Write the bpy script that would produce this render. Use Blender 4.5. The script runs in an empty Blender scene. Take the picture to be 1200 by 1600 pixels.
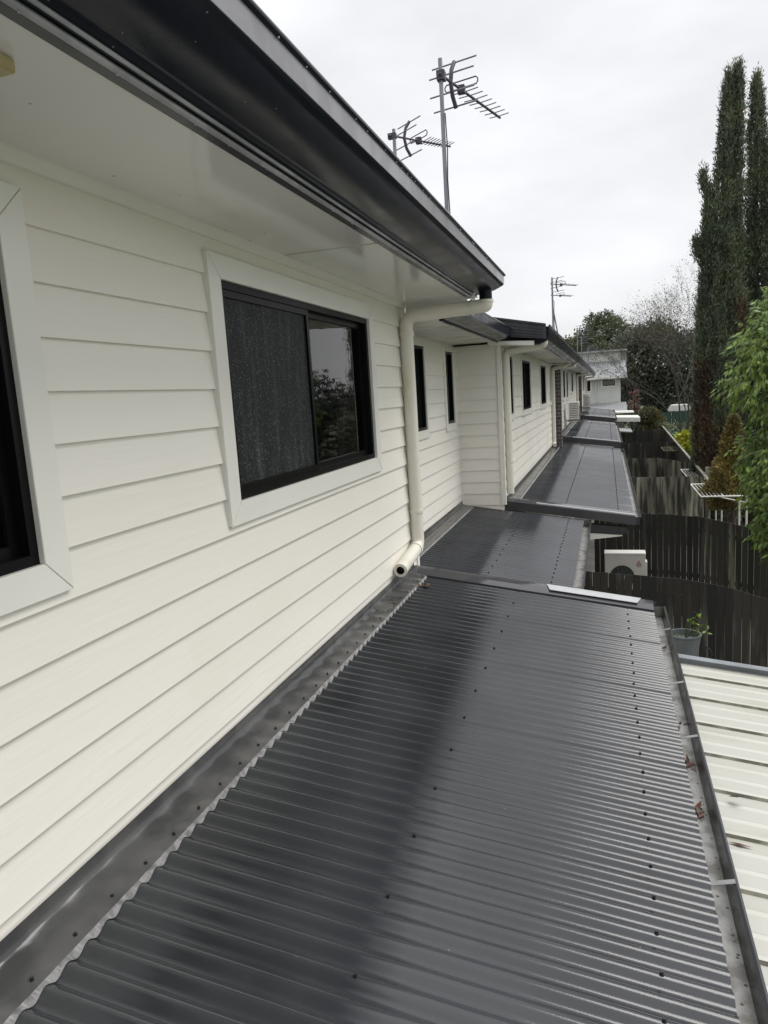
import bpy, bmesh, math, random
import numpy as np
from mathutils import Matrix, Vector
sc = bpy.context.scene
C = sc.collection
random.seed(4); rng = np.random.default_rng(7)
R = math.radians
# ------------------------------------------------------------------ camera
cam = bpy.data.cameras.new('camera'); co = bpy.data.objects.new('camera', cam); C.objects.link(co)
cam.sensor_fit = 'VERTICAL'; cam.sensor_height = 36; cam.lens = 25.245
cam.clip_start = .05; cam.clip_end = 2000
RC = [[0.95443196, -0.01209473, -0.29818342], [0.29203676, -0.16783722, 0.94156529], [-0.06143425, -0.98574053, -0.1566571]]
co.matrix_world = Matrix([[RC[i][0], -RC[i][1], -RC[i][2], 0] for i in range(3)] + [[0, 0, 0, 1]])
sc.camera = co
# ------------------------------------------------------------------ sky: overcast
SUN_EL, SUN_AZ = R(56), R(62)            # azimuth from +Y towards +X
w = bpy.data.worlds.new('World'); sc.world = w; w.use_nodes = True
nt = w.node_tree; nt.nodes.clear()
N = lambda t, **k: nt.nodes.new(t)
out = N('ShaderNodeOutputWorld'); bg = N('ShaderNodeBackground'); bg.inputs[1].default_value = .1
sky = N('ShaderNodeTexSky'); sky.sky_type = 'NISHITA'; sky.sun_disc = False
sky.sun_elevation = SUN_EL; sky.sun_rotation = SUN_AZ
tc = N('ShaderNodeTexCoord'); sp = N('ShaderNodeSeparateXYZ'); nt.links.new(tc.outputs['Generated'], sp.inputs[0])
mr = N('ShaderNodeMapRange'); mr.interpolation_type = 'SMOOTHSTEP'; mr.inputs[1].default_value = .38; mr.inputs[2].default_value = 1
mr.inputs[3].default_value = 9.15; mr.inputs[4].default_value = 16.5
nt.links.new(sp.outputs[2], mr.inputs[0])
mp = N('ShaderNodeMapping'); mp.inputs['Scale'].default_value = (1.6, 1.6, 4.0); nt.links.new(tc.outputs['Generated'], mp.inputs[0])
nz = N('ShaderNodeTexNoise'); nz.inputs['Scale'].default_value = 2.2; nz.inputs['Detail'].default_value = 5; nt.links.new(mp.outputs[0], nz.inputs[0])
nr = N('ShaderNodeMapRange'); nr.inputs[1].default_value = .3; nr.inputs[2].default_value = .7; nr.inputs[3].default_value = .84; nr.inputs[4].default_value = 1.05
nt.links.new(nz.outputs[0], nr.inputs[0])
mu = N('ShaderNodeMath'); mu.operation = 'MULTIPLY'; nt.links.new(mr.outputs[0], mu.inputs[0]); nt.links.new(nr.outputs[0], mu.inputs[1])
vm = N('ShaderNodeVectorMath'); vm.operation = 'SCALE'; vm.inputs[0].default_value = (.975, .978, 1.0); nt.links.new(mu.outputs[0], vm.inputs['Scale'])
mx = N('ShaderNodeMixRGB'); mx.inputs[0].default_value = .96
nt.links.new(sky.outputs[0], mx.inputs[1]); nt.links.new(vm.outputs[0], mx.inputs[2])
nt.links.new(mx.outputs[0], bg.inputs[0]); nt.links.new(bg.outputs[0], out.inputs[0])
sl = bpy.data.lights.new('sun', 'SUN'); sl.energy = 2.4; sl.angle = R(40); sl.color = (1, .97, .93)
so = bpy.data.objects.new('sun', sl); C.objects.link(so)
so.rotation_euler = Vector((-math.sin(SUN_AZ) * math.cos(SUN_EL), -math.cos(SUN_AZ) * math.cos(SUN_EL), -math.sin(SUN_EL))).to_track_quat('-Z', 'Y').to_euler()
sc.view_settings.view_transform = 'Standard'; sc.view_settings.look = 'None'; sc.view_settings.exposure = .13; sc.view_settings.gamma = 1
sc.cycles.max_bounces = 8; sc.cycles.transparent_max_bounces = 8
G = -4.2                                   # ground level; the camera is at the origin

# ------------------------------------------------------------------ helpers
class MB:
    def __init__(s): s.v = []; s.f = []; s.m = []; s.sm = []
    def face(s, pts, m=0, sm=False):
        b = len(s.v); s.v += [tuple(p) for p in pts]; s.f.append(tuple(range(b, b + len(pts)))); s.m.append(m); s.sm.append(sm)
    def add(s, vs, fs, m=0, sm=False):
        b = len(s.v); s.v += [tuple(p) for p in vs]
        for f in fs: s.f.append(tuple(b + i for i in f)); s.m.append(m); s.sm.append(sm)
    def box(s, x0, x1, y0, y1, z0, z1, m=0):
        v = [(x, y, z) for x in (x0, x1) for y in (y0, y1) for z in (z0, z1)]
        s.add(v, [(0, 1, 3, 2), (4, 6, 7, 5), (0, 4, 5, 1), (2, 3, 7, 6), (0, 2, 6, 4), (1, 5, 7, 3)], m)
    def hexa(s, a, b, m=0):
        """two quads a and b (same winding) joined into a solid"""
        s.add(list(a) + list(b), [(0, 1, 2, 3), (7, 6, 5, 4), (0, 4, 5, 1), (1, 5, 6, 2), (2, 6, 7, 3), (3, 7, 4, 0)], m)
    def prism(s, prof, y0, y1, m=0, closed=True, sm=False, caps=True):
        n = len(prof); v = [(p[0], y0, p[1]) for p in prof] + [(p[0], y1, p[1]) for p in prof]
        rngi = range(n) if closed else range(n - 1)
        s.add(v, [(i, (i + 1) % n, n + (i + 1) % n, n + i) for i in rngi], m, sm)
        if closed and caps: s.face(v[:n], m); s.face(v[n:][::-1], m)
    def tube(s, path, r, seg=10, m=0, caps=True, sm=True):
        P = [Vector(p) for p in path]; n = len(P)
        rs = r if isinstance(r, (list, tuple)) else [r] * n
        T = [(P[min(i + 1, n - 1)] - P[max(i - 1, 0)]).normalized() for i in range(n)]
        a = Vector((0, 0, 1)) if abs(T[0].z) < .9 else Vector((1, 0, 0))
        u = (a - T[0] * a.dot(T[0])).normalized(); vs = []
        for i in range(n):
            u = (u - T[i] * u.dot(T[i])).normalized(); w_ = T[i].cross(u)
            for k in range(seg):
                t = 2 * math.pi * k / seg; vs.append(P[i] + (u * math.cos(t) + w_ * math.sin(t)) * rs[i])
        fs = [(i * seg + k, i * seg + (k + 1) % seg, (i + 1) * seg + (k + 1) % seg, (i + 1) * seg + k) for i in range(n - 1) for k in range(seg)]
        s.add(vs, fs, m, sm)
        if caps: s.face(vs[:seg][::-1], m); s.face(vs[-seg:], m)
    def cyl(s, a, b, r, seg=12, m=0, sm=True): s.tube([a, b], r, seg, m, True, sm)
    def build(s, name, mats, parent=None, smooth=None, bevel=0):
        me = bpy.data.meshes.new(name); me.from_pydata(s.v, [], s.f)
        for mt in (mats if isinstance(mats, (list, tuple)) else [mats]): me.materials.append(mt)
        me.polygons.foreach_set('material_index', s.m)
        me.polygons.foreach_set('use_smooth', s.sm if smooth is None else [smooth] * len(s.f))
        me.update(); o = bpy.data.objects.new(name, me); C.objects.link(o)
        if bevel:
            bm = bmesh.new(); bm.from_mesh(me); bmesh.ops.remove_doubles(bm, verts=bm.verts, dist=1e-5)
            bmesh.ops.bevel(bm, geom=list(bm.edges), offset=bevel, segments=2, affect='EDGES', clamp_overlap=True); bm.to_mesh(me); bm.free()
        if parent is not None: adopt(o, parent)
        return o
LOC = {}
def adopt(o, parent):
    o.parent = parent
    if parent.name in LOC: o.matrix_parent_inverse = Matrix.Translation(-LOC[parent.name])
def tag(o, label=None, cat=None, group=None, kind=None):
    for k, v_ in (('label', label), ('category', cat), ('group', group), ('kind', kind)):
        if v_: o[k] = v_
    return o
def thing(name, loc, label, cat, group=None):
    o = bpy.data.objects.new(name, None); C.objects.link(o); o.location = loc; o.empty_display_size = .2
    LOC[o.name] = Vector(loc); return tag(o, label, cat, group)
def fillet(pts, r, n=6):
    P = [Vector(p) for p in pts]; o = [P[0]]
    for i in range(1, len(P) - 1):
        a, b, c = P[i - 1], P[i], P[i + 1]; d1 = (a - b).normalized(); d2 = (c - b).normalized()
        ang = d1.angle(d2); t = min(r / math.tan(ang / 2), (a - b).length * .49, (c - b).length * .49)
        p1 = b + d1 * t; p2 = b + d2 * t
        for k in range(n + 1):
            q = k / n; o.append(p1 * (1 - q) ** 2 + b * 2 * q * (1 - q) + p2 * q * q)
    return o + [P[-1]]

# ------------------------------------------------------------------ materials
def mat(name, base, rough=.5, var=.12, scale=3., base2=None, thr=(.4, .65), stretch=(1, 1, 1), bump=0, bscale=40, bstretch=(1, 1, 1),
        island=0, spec=.5, rvar=0, metal=0, detail=4, coat=0):
    m = bpy.data.materials.new(name); m.use_nodes = True; t = m.node_tree; L = t.links.new
    b = t.nodes['Principled BSDF']; b.inputs['Roughness'].default_value = rough; b.inputs['Metallic'].default_value = metal
    b.inputs['Specular IOR Level'].default_value = spec
    if coat: b.inputs['Coat Weight'].default_value = coat; b.inputs['Coat Roughness'].default_value = .08
    cd = t.nodes.new('ShaderNodeTexCoord'); mp = t.nodes.new('ShaderNodeMapping'); L(cd.outputs['Object'], mp.inputs[0]); mp.inputs['Scale'].default_value = stretch
    nz = t.nodes.new('ShaderNodeTexNoise'); nz.inputs['Scale'].default_value = scale; nz.inputs['Detail'].default_value = detail; L(mp.outputs[0], nz.inputs[0])
    rp = t.nodes.new('ShaderNodeMapRange'); rp.inputs[1].default_value = thr[0]; rp.inputs[2].default_value = thr[1]; rp.interpolation_type = 'SMOOTHSTEP'; L(nz.outputs[0], rp.inputs[0])
    mx = t.nodes.new('ShaderNodeMixRGB'); L(rp.outputs[0], mx.inputs[0])
    b2 = base2 or tuple(c * (1 - var) for c in base)
    mx.inputs[1].default_value = (*base, 1); mx.inputs[2].default_value = (*b2, 1); col = mx.outputs[0]
    if island:
        ge = t.nodes.new('ShaderNodeNewGeometry'); ir = t.nodes.new('ShaderNodeMapRange'); ir.inputs[3].default_value = 1 - island; ir.inputs[4].default_value = 1 + island
        L(ge.outputs['Random Per Island'], ir.inputs[0]); vm = t.nodes.new('ShaderNodeVectorMath'); vm.operation = 'SCALE'; L(col, vm.inputs[0]); L(ir.outputs[0], vm.inputs['Scale']); col = vm.outputs[0]
    L(col, b.inputs['Base Color'])
    if rvar:
        rr = t.nodes.new('ShaderNodeMapRange'); rr.inputs[1].default_value = .3; rr.inputs[2].default_value = .7; rr.inputs[3].default_value = max(.03, rough - rvar); rr.inputs[4].default_value = rough + rvar
        L(nz.outputs[0], rr.inputs[0]); L(rr.outputs[0], b.inputs['Roughness'])
    if bump:
        m2 = t.nodes.new('ShaderNodeMapping'); L(cd.outputs['Object'], m2.inputs[0]); m2.inputs['Scale'].default_value = bstretch
        n2 = t.nodes.new('ShaderNodeTexNoise'); n2.inputs['Scale'].default_value = bscale; n2.inputs['Detail'].default_value = 3; L(m2.outputs[0], n2.inputs[0])
        bp = t.nodes.new('ShaderNodeBump'); bp.inputs['Strength'].default_value = bump; bp.inputs['Distance'].default_value = .01; L(n2.outputs[0], bp.inputs['Height']); L(bp.outputs[0], b.inputs['Normal'])
    return m
def spots(m, colr, scale=60, thr=.22, stretch=(1, 1, 1), mask=None, rough=None):
    """scatter small marks (dirt, droplets) over a material's base colour"""
    t = m.node_tree; L = t.links.new; b = t.nodes['Principled BSDF']; lk = b.inputs['Base Color'].links[0].from_socket
    cd = t.nodes.new('ShaderNodeTexCoord'); mp = t.nodes.new('ShaderNodeMapping'); mp.inputs['Scale'].default_value = stretch; L(cd.outputs['Object'], mp.inputs[0])
    vo = t.nodes.new('ShaderNodeTexVoronoi'); vo.inputs['Scale'].default_value = scale; L(mp.outputs[0], vo.inputs[0])
    lt = t.nodes.new('ShaderNodeMapRange'); lt.inputs[1].default_value = thr; lt.inputs[2].default_value = thr * .6; lt.inputs[3].default_value = 0; lt.inputs[4].default_value = 1; L(vo.outputs['Distance'], lt.inputs[0])
    # keep only some cells
    sx = t.nodes.new('ShaderNodeSeparateColor'); L(vo.outputs['Color'], sx.inputs[0])
    gt = t.nodes.new('ShaderNodeMath'); gt.operation = 'GREATER_THAN'; gt.inputs[1].default_value = mask or .5; L(sx.outputs[0], gt.inputs[0])
    ml = t.nodes.new('ShaderNodeMath'); ml.operation = 'MULTIPLY'; L(lt.outputs[0], ml.inputs[0]); L(gt.outputs[0], ml.inputs[1])
    mx = t.nodes.new('ShaderNodeMixRGB'); L(ml.outputs[0], mx.inputs[0]); L(lk, mx.inputs[1]); mx.inputs[2].default_value = (*colr, 1); L(mx.outputs[0], b.inputs['Base Color'])
    return m
M = {}
M['board'] = mat('cream_weatherboard_paint', (.79, .768, .70), .34, base2=(.765, .742, .665), scale=1.5, thr=(.5, .78), bump=.12, bscale=30, bstretch=(1, .12, 1.6), rvar=.06)
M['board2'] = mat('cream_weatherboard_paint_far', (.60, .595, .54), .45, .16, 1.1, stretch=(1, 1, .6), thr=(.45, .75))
M['trim'] = mat('cream_trim_paint', (.77, .763, .71), .33, .04, 2, rvar=.05)
M['soffit'] = spots(mat('white_soffit_sheet', (.75, .745, .72), .15, base2=(.60, .59, .54), thr=(.46, .72), scale=2.2, rvar=.08, stretch=(1, .6, 1), bump=.05, bscale=14, bstretch=(1, .5, 1)), (.35, .34, .3), 18, .13, mask=.86)
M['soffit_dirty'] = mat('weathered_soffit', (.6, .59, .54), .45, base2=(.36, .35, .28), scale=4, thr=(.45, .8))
M['pvc'] = mat('cream_pvc_pipe', (.68, .66, .575), .3, base2=(.58, .54, .41), scale=5, thr=(.55, .8), stretch=(1, 1, .4))
M['dark'] = mat('dark_coated_steel', (.035, .037, .043), .3, .2, 6, rvar=.08)
M['gutter'] = spots(mat('wet_dark_gutter_steel', (.011, .014, .022), .2, .25, 5, spec=.14, rvar=.07, bump=.015, bscale=120), (.2, .2, .21), 22, .06, mask=.75)
M['bead'] = mat('painted_sheen_gutter_bead', (.38, .385, .41), .3, .35, 7)  # pale grey paints the light that the bead reflects
M['cap'] = mat('wet_capping_steel', (.055, .056, .062), .09, base2=(.055, .055, .058), scale=9, rvar=.05)
M['patch'] = mat('painted_sky_sheen', (.40, .41, .42), .22, .12, 12, rvar=.08)  # pale grey stands in for sky mirrored on wet cappings
M['roof'] = spots(mat('wet_charcoal_roof_steel', (.033, .036, .040), .085, .3, 2.2, rvar=.04, bump=.03, bscale=300, spec=.6), (.13, .13, .125), 14, .045, mask=.7)
M['roof2'] = mat('wet_charcoal_roof_steel_far', (.042, .044, .050), .09, .2, 2.2, rvar=.03, spec=.7)
M['flash'] = mat('wet_flashing_steel', (.045, .046, .046), .17, base2=(.07, .07, .069), scale=5, thr=(.42, .6), rvar=.06, bump=.22, bscale=7, bstretch=(1, .8, 1))
M['flashedge'] = mat('grey_flashing_edge', (.20, .20, .198), .4, .5, 30)
M['silt'] = spots(mat('pale_grey_gutter_silt', (.36, .355, .335), .35, base2=(.17, .165, .145), scale=11, thr=(.42, .66), rvar=.12), (.06, .05, .04), 48, .34, mask=.72)
M['gutin'] = mat('dirty_gutter_inside', (.20, .195, .17), .45, base2=(.10, .10, .075), scale=14)
M['zinc'] = mat('galvanised_steel', (.27, .275, .27), .38, .25, 20, metal=.5)
M['screw'] = mat('screw_head', (.02, .021, .023), .35)
M['whiteroof'] = spots(mat('cream_painted_roof_steel', (.41, .41, .37), .42, base2=(.36, .36, .30), scale=3, thr=(.5, .75), stretch=(.5, 2, 1)), (.14, .13, .09), 20, .08, mask=.90)
M['alu'] = mat('black_window_aluminium', (.005, .005, .006), .3, .2, 8, spec=.14)
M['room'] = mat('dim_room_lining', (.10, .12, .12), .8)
M['curtain'] = mat('pale_blind_fabric', (.72, .78, .75), .8)
M['fence'] = mat('dark_wet_paling', (.019, .017, .013), .65, base2=(.085, .082, .062), scale=1.3, thr=(.55, .70), stretch=(6, 1, .6), island=.6, bump=.3, bscale=30, bstretch=(3, 3, .25))
M['fencegrey'] = mat('grey_green_paling', (.23, .222, .17), .6, base2=(.030, .029, .021), scale=1.5, thr=(.40, .62), stretch=(6.0, 1, .7), island=.5, bump=.3, bscale=30, bstretch=(3, 3, .25))
M['rail'] = mat('mossy_fence_rail', (.05, .05, .032), .7, base2=(.11, .115, .05), scale=5)
M['concrete'] = mat('damp_concrete', (.16, .155, .145), .5, .3, 1.5)
M['grass'] = mat('wet_lawn', (.055, .068, .030), .7, base2=(.085, .098, .036), scale=.8, bump=.6, bscale=30)
M['whitesteel'] = mat('white_painted_tube', (.74, .74, .68), .4, .1, 8)
M['acwhite'] = mat('cream_appliance_enamel', (.70, .68, .62), .35, .05, 3)
M['aclid'] = mat('white_appliance_lid', (.80, .79, .74), .35, .05, 3)
M['acgrille'] = mat('grey_fan_guard', (.16, .18, .17), .5)
M['acdark'] = mat('dark_fan_well', (.03, .035, .034), .5)
M['red'] = mat('red_emblem', (.50, .02, .03), .4)
M['ink'] = mat('dark_lettering', (.10, .09, .09), .5)
M['vent'] = spots(mat('yellowed_plastic', (.58, .49, .27), .5), (.2, .16, .07), 40, .2)
M['antenna'] = mat('weathered_antenna_aluminium', (.25, .26, .29), .4, .2, 10, metal=.3)
M['antdark'] = mat('dark_antenna_plastic', (.06, .055, .075), .5)
M['cable'] = mat('black_cable', (.012, .012, .012), .5)
M['brick'] = None
M['bark'] = mat('brown_bark', (.09, .065, .05), .85, .4, 6, bump=.5, bscale=12, bstretch=(3, 3, .4))
M['twig'] = mat('grey_twig', (.055, .046, .040), .8, .3, 5)
M['deadleaf'] = mat('wet_dead_leaf', (.14, .055, .03), .35, base2=(.05, .03, .02), scale=40, island=.5)
M['plastic'] = mat('grey_plastic_tub', (.13, .145, .15), .4, .2, 5)
M['housewhite'] = mat('white_house_boards', (.62, .63, .60), .5, .06, 2)
M['zincroof'] = mat('grey_metal_roofing', (.30, .31, .32), .3, .15, 2)
M['greenfence'] = mat('green_steel_fence', (.02, .07, .05), .5, .2, 2)
def brickmat():
    m = bpy.data.materials.new('grey_brown_brickwork'); m.use_nodes = True; t = m.node_tree; b = t.nodes['Principled BSDF']; b.inputs['Roughness'].default_value = .75
    cd = t.nodes.new('ShaderNodeTexCoord'); sp = t.nodes.new('ShaderNodeSeparateXYZ'); t.links.new(cd.outputs['Object'], sp.inputs[0])
    ad = t.nodes.new('ShaderNodeMath'); t.links.new(sp.outputs[0], ad.inputs[0]); t.links.new(sp.outputs[1], ad.inputs[1])
    cb = t.nodes.new('ShaderNodeCombineXYZ'); t.links.new(ad.outputs[0], cb.inputs[0]); t.links.new(sp.outputs[2], cb.inputs[1])
    br = t.nodes.new('ShaderNodeTexBrick'); br.inputs['Scale'].default_value = 1; br.inputs['Brick Width'].default_value = .24; br.inputs['Row Height'].default_value = .086; br.inputs['Mortar Size'].default_value = .008
    br.inputs['Color1'].default_value = (.085, .07, .068, 1); br.inputs['Color2'].default_value = (.055, .048, .05, 1); br.inputs['Mortar'].default_value = (.22, .21, .2, 1)
    t.links.new(cb.outputs[0], br.inputs[0]); t.links.new(br.outputs[0], b.inputs['Base Color']); return m
M['brick'] = brickmat()
def glassmat(name, tint, see):
    m = bpy.data.materials.new(name); m.use_nodes = True; t = m.node_tree; t.nodes.clear(); L = t.links.new
    o = t.nodes.new('ShaderNodeOutputMaterial'); mx = t.nodes.new('ShaderNodeMixShader'); fr = t.nodes.new('ShaderNodeFresnel'); fr.inputs[0].default_value = 1.75
    gl = t.nodes.new('ShaderNodeBsdfGlossy'); gl.inputs['Roughness'].default_value = .015
    if see: tr = t.nodes.new('ShaderNodeBsdfTransparent'); tr.inputs[0].default_value = (*tint, 1)
    else: tr = t.nodes.new('ShaderNodeBsdfDiffuse'); tr.inputs[0].default_value = (*tint, 1)
    cd = t.nodes.new('ShaderNodeTexCoord'); nz = t.nodes.new('ShaderNodeTexNoise'); nz.inputs['Scale'].default_value = 2.5; nz.inputs['Detail'].default_value = 5; L(cd.outputs['Object'], nz.inputs[0])
    bp = t.nodes.new('ShaderNodeBump'); bp.inputs['Strength'].default_value = .06; bp.inputs['Distance'].default_value = .02; L(nz.outputs[0], bp.inputs['Height']); L(bp.outputs[0], gl.inputs['Normal'])
    L(fr.outputs[0], mx.inputs[0]); L(tr.outputs[0], mx.inputs[1]); L(gl.outputs[0], mx.inputs[2]); L(mx.outputs[0], o.inputs[0]); return m
M['glass'] = glassmat('clear_window_glass', (.86, .92, .90), True)
M['glassdark'] = glassmat('dark_window_glass', (.012, .014, .016), False)
# insect screen beaded with rain
M['screen'] = spots(spots(mat('wet_insect_screen', (.011, .013, .014), .5, base2=(.04, .045, .047), scale=2.6, thr=(.45, .75), stretch=(1, 7, .9), spec=.18),
                          (.085, .095, .10), 190, .5, mask=.45), (.20, .22, .225), 120, .42, stretch=(1, 1, .85), mask=.70)

# leaves
def leafmat(name, a, b_, isl=.5, rough=.45, scale=.9):
    m = mat(name, a, rough, base2=b_, scale=scale, thr=(.4, .62), island=isl, spec=.4); t = m.node_tree
    p = t.nodes['Principled BSDF']; p.inputs['Subsurface Weight'].default_value = 0
    tr = t.nodes.new('ShaderNodeBsdfTranslucent'); mx = t.nodes.new('ShaderNodeMixShader'); mx.inputs[0].default_value = .22
    t.links.new(p.inputs['Base Color'].links[0].from_socket, tr.inputs[0])
    o = t.nodes['Material Output']; t.links.new(p.outputs[0], mx.inputs[1]); t.links.new(tr.outputs[0], mx.inputs[2]); t.links.new(mx.outputs[0], o.inputs[0]); return m
M['cyp'] = leafmat('dark_cypress_foliage', (.14, .17, .10), (.095, .115, .08), .5)
M['cypbrown'] = leafmat('browned_cypress_foliage', (.15, .095, .062), (.09, .065, .045), .5)
M['leaf'] = leafmat('glossy_green_leaves', (.155, .23, .040), (.085, .15, .028), .55, .42, 1.6)
M['golden'] = leafmat('golden_conifer_foliage', (.27, .215, .075), (.17, .15, .065), .5)
M['far1'] = leafmat('dark_far_foliage', (.085, .10, .075), (.105, .107, .08), .5, scale=.25)  # lightened a little in place of haze
M['far2'] = leafmat('mid_green_far_foliage', (.15, .175, .105), (.105, .13, .08), .5, scale=.3)  # paler green carries the distance haze in its colour
M['sparse'] = leafmat('sparse_olive_leaves', (.12, .11, .04), (.07, .075, .03), .5)
M['lime'] = leafmat('yellow_green_leaves', (.38, .38, .04), (.18, .26, .03), .4)
M['cordy'] = leafmat('red_strap_leaves', (.17, .085, .075), (.10, .06, .05), .5)

# ------------------------------------------------------------------ setting: ground
b = MB(); b.face([(-400, -200, G), (400, -200, G), (400, 700, G), (-400, 700, G)]); tag(b.build('ground', M['grass']), kind='structure')
b = MB(); b.face([(-1.2, -6, G + .004), (2.25, -6, G + .004), (2.25, 54, G + .004), (-1.2, 54, G + .004)]); tag(b.build('courtyard_paving', M['concrete']), kind='structure')

# ------------------------------------------------------------------ building pieces
COVER = .148
def clad(mb, P, u0, u1, z0, z1, holes=(), zref=.52, m=0):
    """lapped weatherboards: u along the wall, z up, n outward"""
    us = sorted({u0, u1} | {min(max(h[i], u0), u1) for h in holes for i in (0, 1)})
    for a, c in zip(us[:-1], us[1:]):
        if c - a < 1e-6: continue
        mid = (a + c) / 2; zs = [(z0, z1)]
        for h in holes:
            if h[0] < mid < h[1]:
                zs = [q for s0, s1 in zs for q in ((s0, min(s1, h[2])), (max(s0, h[3]), s1)) if q[1] - q[0] > 1e-6]
        for s0, s1 in zs:
            k = math.floor((s0 - zref) / COVER)
            while zref + k * COVER < s1 - 1e-6:
                zb = zref + k * COVER; q0 = max(zb, s0); q1 = min(zb + COVER, s1)
                n = lambda z: .004 + .016 * (1 - (z - zb) / COVER)
                if q1 - q0 > 1e-4:
                    # rounded nose near the bottom edge
                    mb.face([P(a, q0, n(q0)), P(c, q0, n(q0)), P(c, q1, n(q1)), P(a, q1, n(q1))], m)
                    if zb >= s0 - 1e-6: mb.face([P(a, zb, .002), P(c, zb, .002), P(c, zb, n(zb)), P(a, zb, n(zb))], m)
                k += 1
def wallX(x): return lambda u, z, n: (x + n, u, z)
def wallY(y): return lambda u, z, n: (u, y - n, z)
def corr(mb, x0, x1, y0, y1, z0, T, pitch=.0762, h=.0085, seg=12, xr=None, m=0):
    """corrugated sheet, ribs along x; crest plane z = z0 - T (x - xr)"""
    xr = x1 if xr is None else xr; n = int(round((y1 - y0) / pitch * seg)); vs = []
    for i in range(n + 1):
        y = y0 + (y1 - y0) * i / n; dz = -h + h * math.cos(2 * math.pi * y / pitch) - .0016 * ((y + .02) / .762 % 1.0)
        for x in (x0, x1): vs.append((x, y, z0 - T * (x - xr) + dz))
    mb.add(vs, [(2 * i, 2 * i + 1, 2 * i + 3, 2 * i + 2) for i in range(n)], m, True)
    return n
def screws(mb, x, y0, y1, zf, step, m=1, s=.9, pitch=.0762):
    k = math.ceil(y0 / pitch); j = 0
    while k * pitch < y1:
        if step[j % len(step)]:
            y = k * pitch; xx = x + random.uniform(-.003, .003); z = zf(xx)
            mb.cyl((xx, y, z - .001), (xx, y, z + .003), .0072 * s, 10, m); mb.cyl((xx, y, z + .003), (xx, y, z + .009), .0055 * s, 6, m, False)
        j += 1; k += 1
def trim_parts(y0, y1, z0, z1, x, wid, parent, t=.03, ma='trim'):
    """four mitred boards round the opening y0..y1, z0..z1"""
    for a, c in (((y0, z0), (y1, z0)), ((y1, z0), (y1, z1)), ((y1, z1), (y0, z1)), ((y0, z1), (y0, z0))):
        d = {y0: -wid, y1: wid}; e = {z0: -wid, z1: wid}; g = .0012
        cy = (y0 + y1) / 2
        def sh(p, q): # hairline joint
            return p
        b = MB(); q = [(x, a[0], a[1]), (x, c[0], c[1]), (x, c[0] + d[c[0]], c[1] + e[c[1]]), (x, a[0] + d[a[0]], a[1] + e[a[1]])]
        ax = 1 if a[1] == c[1] else 2; s = 1 if (c[ax - 1] > a[ax - 1]) else -1
        q = [list(p) for p in q]
        q[0][ax] += g * s; q[3][ax] += g * s; q[1][ax] -= g * s; q[2][ax] -= g * s
        b.hexa(q, [(x + t, p[1], p[2]) for p in q]); b.build('window_trim', M[ma], parent, bevel=.0015)
def window(parent, x, y0, y1, z0, z1, kind='far', wid=.095, ma='trim', t=.03):
    """aluminium slider in the opening; window > trim, sash, pane, insect_screen"""
    b = MB(); f = .03; xo = x - .004
    xa, xb = xo - .07, x + .016
    b.box(xa, xb, y0, y0 + f, z0, z1); b.box(xa, xb, y1 - f, y1, z0, z1); b.box(xa, xb, y0 + f, y1 - f, z0, z0 + f); b.box(xa, xb, y0 + f, y1 - f, z1 - f, z1)
    fr = b.build('window', M['alu'], parent)
    trim_parts(y0, y1, z0, z1, x, wid, fr, t, ma)
    if kind == 'far':
        ym = (y0 + y1) / 2
        b = MB(); b.box(xo - .02, xo, ym - .02, ym + .02, z0 + f, z1 - f); b.build('sash', M['alu'], fr)
        b = MB(); b.box(xo - .03, xo - .022, y0 + f, y1 - f, z0 + f, z1 - f); b.build('pane', M['glassdark'], fr)
    else:
        ym = y0 + (y1 - y0) * .485
        b = MB(); s = .030
        for a, c, xx in ((y0 + f, ym + .02, xo - .012), (ym - .02, y1 - f, xo - .040)):
            b.box(xx, xx + .024, a, a + s, z0 + f, z1 - f); b.box(xx, xx + .024, c - s, c, z0 + f, z1 - f)
            b.box(xx, xx + .024, a + s, c - s, z0 + f, z0 + f + s); b.box(xx, xx + .024, a + s, c - s, z1 - f - s, z1 - f)
        b.build('sash', M['alu'], fr)
        b = MB(); b.box(xo - .036, xo - .030, ym, y1 - f - .03, z0 + f + .03, z1 - f - .03); b.build('pane', M['glass'], fr)
        b = MB(); b.box(xo - .004, xo, y0 + f + .03, ym - .01, z0 + f + .03, z1 - f - .03); b.build('insect_screen', M['screen'], fr)
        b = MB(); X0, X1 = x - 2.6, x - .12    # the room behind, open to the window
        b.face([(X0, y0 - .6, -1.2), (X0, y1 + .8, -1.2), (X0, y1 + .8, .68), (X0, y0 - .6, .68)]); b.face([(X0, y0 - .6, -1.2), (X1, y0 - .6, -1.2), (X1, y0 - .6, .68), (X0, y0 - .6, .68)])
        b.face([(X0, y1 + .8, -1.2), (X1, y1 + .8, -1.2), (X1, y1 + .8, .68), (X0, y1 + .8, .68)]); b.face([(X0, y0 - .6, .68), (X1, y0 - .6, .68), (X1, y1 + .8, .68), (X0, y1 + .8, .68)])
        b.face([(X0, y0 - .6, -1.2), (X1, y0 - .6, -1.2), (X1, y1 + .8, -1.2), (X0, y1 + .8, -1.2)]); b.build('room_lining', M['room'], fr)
        for a, c in ((ym + .64, ym + .78), (ym + 1.10, ym + 1.30)):
            b = MB(); n = 6
            for i in range(n):
                p = a + (c - a) * i / n; q = a + (c - a) * (i + 1) / n; d0 = .012 * (i % 2); d1 = .012 * ((i + 1) % 2)
                b.face([(x - .22 + d0, p, z0 + .30), (x - .22 + d1, q, z0 + .30), (x - .22 + d1, q, z1), (x - .22 + d0, p, z1)])
            b.build('blind', M['curtain'], fr)
    return fr
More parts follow.
